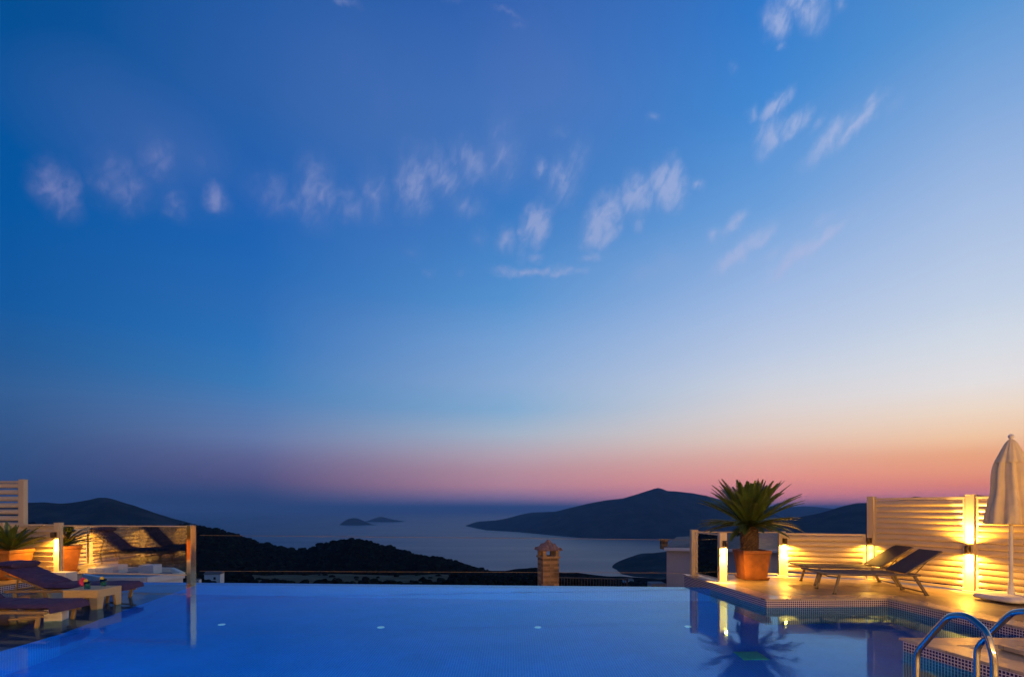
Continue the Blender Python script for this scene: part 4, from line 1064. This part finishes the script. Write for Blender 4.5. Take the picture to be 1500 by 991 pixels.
def interp(pts, x):
    if x <= pts[0][0]: return pts[0][1]
    if x >= pts[-1][0]: return pts[-1][1]
    for (a, ya), (c, yc) in zip(pts[:-1], pts[1:]):
        if a <= x <= c:
            t = (x - a) / (c - a); return ya + (yc - ya) * t
def sstep(t): t = max(0, min(1, t)); return t * t * (3 - 2 * t)
def hill(name, label, ridge, shore, depth, m, x0, x1, nz=1.0, step=3, back=1.4, shape=.8):
    """ridge, shore: lists (photo column, row); ground rises from the shore (sea level) to the ridge and falls behind"""
    rows = []; n = int((x1 - x0) / step) + 1
    nf, nb = 22, 8
    for r in range(nf + nb + 1):
        row = []
        for i in range(n):
            px = x0 + i * step; u = (px - HX) / F
            ds = (CAMZ - SEA) * F / (interp(shore, px) - HY)
            ryp = interp(ridge, px)
            full = max(0.02, min(1.0, (interp(shore, px) - ryp) / 30.0))
            dr = ds + depth * full ** .7
            zr = CAMZ - (ryp - HY) * dr / F
            if r <= nf:
                t = r / nf; d = ds + (dr - ds) * t
                ts = sstep(t) * (1 - shape) + shape * math.sin(t * math.pi / 2) ** 1.15
                z = SEA + (zr - SEA) * ts
                # keep the slope below the sight line to the ridge
                lim = CAMZ - (ryp - HY + (1 - t) * 2.5) * d / F
                amp = nz * 14 * math.sin(math.pi * t) * full
                q = Vector((u * d / 420, d / 420, 3)); z += amp * (noise.noise(q) + .5 * noise.noise(q * 2.3) - .4 * abs(noise.noise(q * 4)))
                z = max(SEA - .5 if t > 0 else SEA - 3, min(z, lim)) if t < 1 else zr + nz * 1.2 * noise.noise(Vector((u * 60, 5, 1)))
                if t == 0: z = SEA - 3
            else:
                t = (r - nf) / nb; d = dr + depth * back * full * t; z = zr + (SEA - 5 - zr) * sstep(t)
            row.append(Vector((u * d, d, z)))
        rows.append(row)
    b = MB(); b.grid(rows, True); return struct(b.build(name, m), label, 'hill')

ridgeH = [(681.5, 769.4), (690, 766.5), (698, 763.6), (726, 761.6), (743, 758.5), (761, 753.5), (779, 750), (812, 749), (837, 743), (862, 737), (888, 732), (913, 729.4), (938, 721.8), (950, 718), (957, 715.5), (964, 714), (970, 715.5), (977, 718.5), (989, 719), (1015, 721.8), (1040, 727), (1070, 735), (1100, 741), (1130, 750), (1160, 765), (1190, 784)]
shoreH = [(681, 769.8), (711, 776), (761, 779), (812, 784), (853, 787.6), (913, 789), (1190, 789)]
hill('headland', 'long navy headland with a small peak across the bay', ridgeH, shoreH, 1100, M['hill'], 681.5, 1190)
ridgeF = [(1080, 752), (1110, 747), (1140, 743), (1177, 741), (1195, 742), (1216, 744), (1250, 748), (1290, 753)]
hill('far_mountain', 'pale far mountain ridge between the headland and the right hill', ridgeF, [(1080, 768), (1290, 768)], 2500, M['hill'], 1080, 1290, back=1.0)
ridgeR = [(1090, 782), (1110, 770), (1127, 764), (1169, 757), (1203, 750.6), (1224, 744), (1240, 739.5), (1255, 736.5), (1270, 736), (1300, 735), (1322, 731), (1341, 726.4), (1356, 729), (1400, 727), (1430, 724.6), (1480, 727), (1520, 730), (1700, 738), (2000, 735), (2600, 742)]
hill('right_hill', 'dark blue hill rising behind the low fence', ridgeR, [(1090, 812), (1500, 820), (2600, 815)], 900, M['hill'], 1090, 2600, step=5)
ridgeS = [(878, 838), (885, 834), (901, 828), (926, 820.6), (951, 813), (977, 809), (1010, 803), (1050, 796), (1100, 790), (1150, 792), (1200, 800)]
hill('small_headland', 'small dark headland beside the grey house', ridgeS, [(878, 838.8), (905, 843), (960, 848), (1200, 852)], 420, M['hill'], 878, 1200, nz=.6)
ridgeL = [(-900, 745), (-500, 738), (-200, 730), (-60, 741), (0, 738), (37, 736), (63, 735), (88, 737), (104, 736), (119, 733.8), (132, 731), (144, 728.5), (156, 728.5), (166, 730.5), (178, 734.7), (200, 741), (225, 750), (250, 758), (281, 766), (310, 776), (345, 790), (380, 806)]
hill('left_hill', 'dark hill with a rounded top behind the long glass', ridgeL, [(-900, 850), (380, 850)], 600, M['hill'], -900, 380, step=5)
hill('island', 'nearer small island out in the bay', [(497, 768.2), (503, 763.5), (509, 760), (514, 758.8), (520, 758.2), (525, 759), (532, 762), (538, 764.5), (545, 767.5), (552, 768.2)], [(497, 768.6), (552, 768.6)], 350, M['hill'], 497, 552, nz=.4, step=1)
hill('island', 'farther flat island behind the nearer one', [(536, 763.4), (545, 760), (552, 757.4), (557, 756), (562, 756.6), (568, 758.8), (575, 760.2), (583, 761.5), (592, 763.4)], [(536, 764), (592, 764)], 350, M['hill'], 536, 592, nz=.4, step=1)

# near slope: hidden garden level, valley with a dry field, wooded ridge, then down to the shore
ridgeN = [(-1500, 735), (-400, 742), (0, 768), (100, 771), (200, 773), (240, 773), (270, 771), (299, 773), (342, 784), (370, 793.5), (396, 800), (419, 804.5), (433, 807.5), (448, 806.5), (471, 798), (499, 794), (519, 792), (537, 793), (557, 799), (585, 806), (614, 815), (643, 819.5), (671, 825), (700, 835), (716, 840), (742, 841), (760, 837), (785, 835), (805, 840), (822, 845), (845, 843), (860, 848), (900, 853), (975, 858), (1020, 850), (1060, 830), (1100, 815), (1140, 806), (1200, 800), (1500, 800), (2600, 790)]
RD = 430.0
def near_z(u, d):
    px = HX + u * F; ry = interp(ridgeN, px)
    if d <= 22: return -4 - (d - 12) * .35
    z22 = -7.5
    z60 = -16.0 if ry > 760 else -12.0
    if d <= 60: return z22 + (z60 - z22) * sstep((d - 22) / 38)
    tl = ry - HY
    # sight-line rows at distances
    rows_ = [(60, (CAMZ - z60) / 60 * F), (130, max(tl + 14, 112)), (240, max(tl + 8, 98 if ry < 840 else tl + 6)), (330, tl + (34 if ry < 815 else 8)), (RD, tl), (RD + 60, tl + 6), (RD + 170, None)]
    if d <= RD + 60:
        for (d0_, t0), (d1_, t1) in zip(rows_[:-2], rows_[1:-1]):
            if d0_ <= d <= d1_:
                s = sstep((d - d0_) / (d1_ - d0_)) if d1_ != RD else math.sin((d - d0_) / (d1_ - d0_) * math.pi / 2)
                t = t0 + (t1 - t0) * s; return CAMZ - t * d / F
    za = CAMZ - (tl + 6) * (RD + 60) / F
    t = sstep((d - RD - 60) / 900); return za + (SEA - 6 - za) * t
us = [-4 + .02 * i for i in range(int(2.6 / .02))] + [-1.4 + .006 * i for i in range(int(2.2 / .006))] + [.8 + .02 * i for i in range(150)]
ds = [12, 14, 17, 22, 30, 42, 60, 75, 95, 115, 135, 155, 175, 195, 215, 235, 255, 275, 295, 315, 335, 355, 375, 395, 412, 425, 430, 440, 455, 475, 500, 560, 650, 780, 950, 1200, 1500]
def nz_(u, d):
    q = Vector((u * d / 30, d / 30, 1)); a = min(1.0, max(0, (d - 50) / 120)) * (1 if d < RD - 20 or d > RD + 20 else .45)
    return near_z(u, d) + a * 1.1 * (noise.noise(q) + .5 * noise.noise(q * 2.1))
rows = [[Vector((u * d, d, nz_(u, d))) for u in us] for d in ds]
b = MB(); b.grid(rows, True)
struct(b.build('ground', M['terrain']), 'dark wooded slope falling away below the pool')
b = MB(); b.face([(-70, -80, -4.2), (70, -80, -4.2), (70, 12.5, -4.2), (-70, 12.5, -4.2)])
struct(b.build('hillside_ground', M['terrain']), 'bare ground under and behind the terraces')
# dry field strip following the slope
fr_ = []
for d in (150, 165, 180, 195, 210, 225, 240):
    row = []
    for i in range(110):
        px = 372 + i * 2.6 + 6 * noise.noise(Vector((i * .2, d * .02, 0))); u = (px - HX) / F
        row.append(Vector((u * d, d, nz_(u, d) + .45)))
    fr_.append(row)
b = MB(); b.grid(fr_, True); struct(b.build('dry_field', M['field']), 'pale dry field in the dark valley', 'field')

# woodland: bushy clumps over the slope
def ico():
    t = (1 + 5 ** .5) / 2
    v = [(-1, t, 0), (1, t, 0), (-1, -t, 0), (1, -t, 0), (0, -1, t), (0, 1, t), (0, -1, -t), (0, 1, -t), (t, 0, -1), (t, 0, 1), (-t, 0, -1), (-t, 0, 1)]
    f = [(0, 11, 5), (0, 5, 1), (0, 1, 7), (0, 7, 10), (0, 10, 11), (1, 5, 9), (5, 11, 4), (11, 10, 2), (10, 7, 6), (7, 1, 8), (3, 9, 4), (3, 4, 2), (3, 2, 6), (3, 6, 8), (3, 8, 9), (4, 9, 5), (2, 4, 11), (6, 2, 10), (8, 6, 7), (9, 8, 1)]
    v = [Vector(p).normalized() for p in v]; cache = {}; nf = []
    def mid(a, c):
        k = (min(a, c), max(a, c))
        if k not in cache: v.append(((v[a] + v[c]) / 2).normalized()); cache[k] = len(v) - 1
        return cache[k]
    for a, c, e in f: x, y, z = mid(a, c), mid(c, e), mid(e, a); nf += [(a, x, z), (c, y, x), (e, z, y), (x, y, z)]
    return v, nf
IV, IF = ico()
b = MB()
def clump(b, c, r):
    i0 = len(b.v); s = rnd.uniform(0, 99)
    for p in IV:
        k = r * (1 + .45 * noise.noise(p * 1.9 + Vector((s, s, s))) + rnd.uniform(-.1, .1)); b.v.append((c[0] + p.x * k, c[1] + p.y * k, c[2] + p.z * k * .8))
    for f in IF: b.f.append(tuple(i0 + q for q in f)); b.uv.append(None); b.sm.append(False)
cnt = 0
while cnt < 5200:
    px = rnd.uniform(-60, 1160); u = (px - HX) / F
    d = RD - abs(rnd.gauss(0, 1)) * 60 + 6 if rnd.random() < .6 else rnd.uniform(90, 400)
    if d < 85: continue
    if 372 < px < 655 and 150 < d < 242 and rnd.random() < .80: continue
    r = rnd.uniform(.8, 2.0) * (1.0 if d > 250 else .75)
    if d > RD - 25: r *= rnd.choice((.6, .8, 1.0, 1.0, 1.5))
    clump(b, (u * d, d, near_z(u, d) + r * .35), r); cnt += 1
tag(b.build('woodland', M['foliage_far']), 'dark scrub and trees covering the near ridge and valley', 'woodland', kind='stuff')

# ------------------------------------------------------------------ haze
hz = MB(); HS = 30000
hz.box((0, HS * .45, (SEA - 1 + 200) / 2), (2 * HS, 2 * HS, 201 - SEA))
hm = bpy.data.materials.new('evening_haze'); hm.use_nodes = True; hn = hm.node_tree; hn.nodes.clear()
pv = hn.nodes.new('ShaderNodeVolumePrincipled'); pv.inputs['Color'].default_value = (.42, .69, 1, 1); pv.inputs['Density'].default_value = 8e-5; pv.inputs['Anisotropy'].default_value = .0
ho = hn.nodes.new('ShaderNodeOutputMaterial'); hn.links.new(pv.outputs[0], ho.inputs['Volume'])
o = hz.build('haze', hm); tag(o, 'thin blue evening haze over the bay', 'haze', kind='stuff')

# ------------------------------------------------------------------ camera and render settings
cam = bpy.data.cameras.new('camera'); co = bpy.data.objects.new('camera', cam); COL.objects.link(co)
co.location = (0, 0, CAMZ); co.rotation_euler = (math.pi / 2, 0, 0)
cam.sensor_width = 36; cam.lens = 18; cam.shift_x = 0; cam.shift_y = (HY - 495.5) / 1500
cam.clip_start = .05; cam.clip_end = 200000
sc.camera = co
sc.view_settings.view_transform = 'Standard'; sc.view_settings.look = 'None'; sc.view_settings.exposure = 0; sc.view_settings.gamma = 1
sc.view_settings.use_curve_mapping = False
sc.render.engine = 'CYCLES'
cy = sc.cycles
cy.use_denoising = True
cy.max_bounces = 12; cy.diffuse_bounces = 3; cy.glossy_bounces = 5; cy.transmission_bounces = 10; cy.volume_bounces = 0; cy.transparent_max_bounces = 12
cy.sample_clamp_indirect = 6; cy.caustics_refractive = True; cy.caustics_reflective = False; cy.blur_glossy = .3
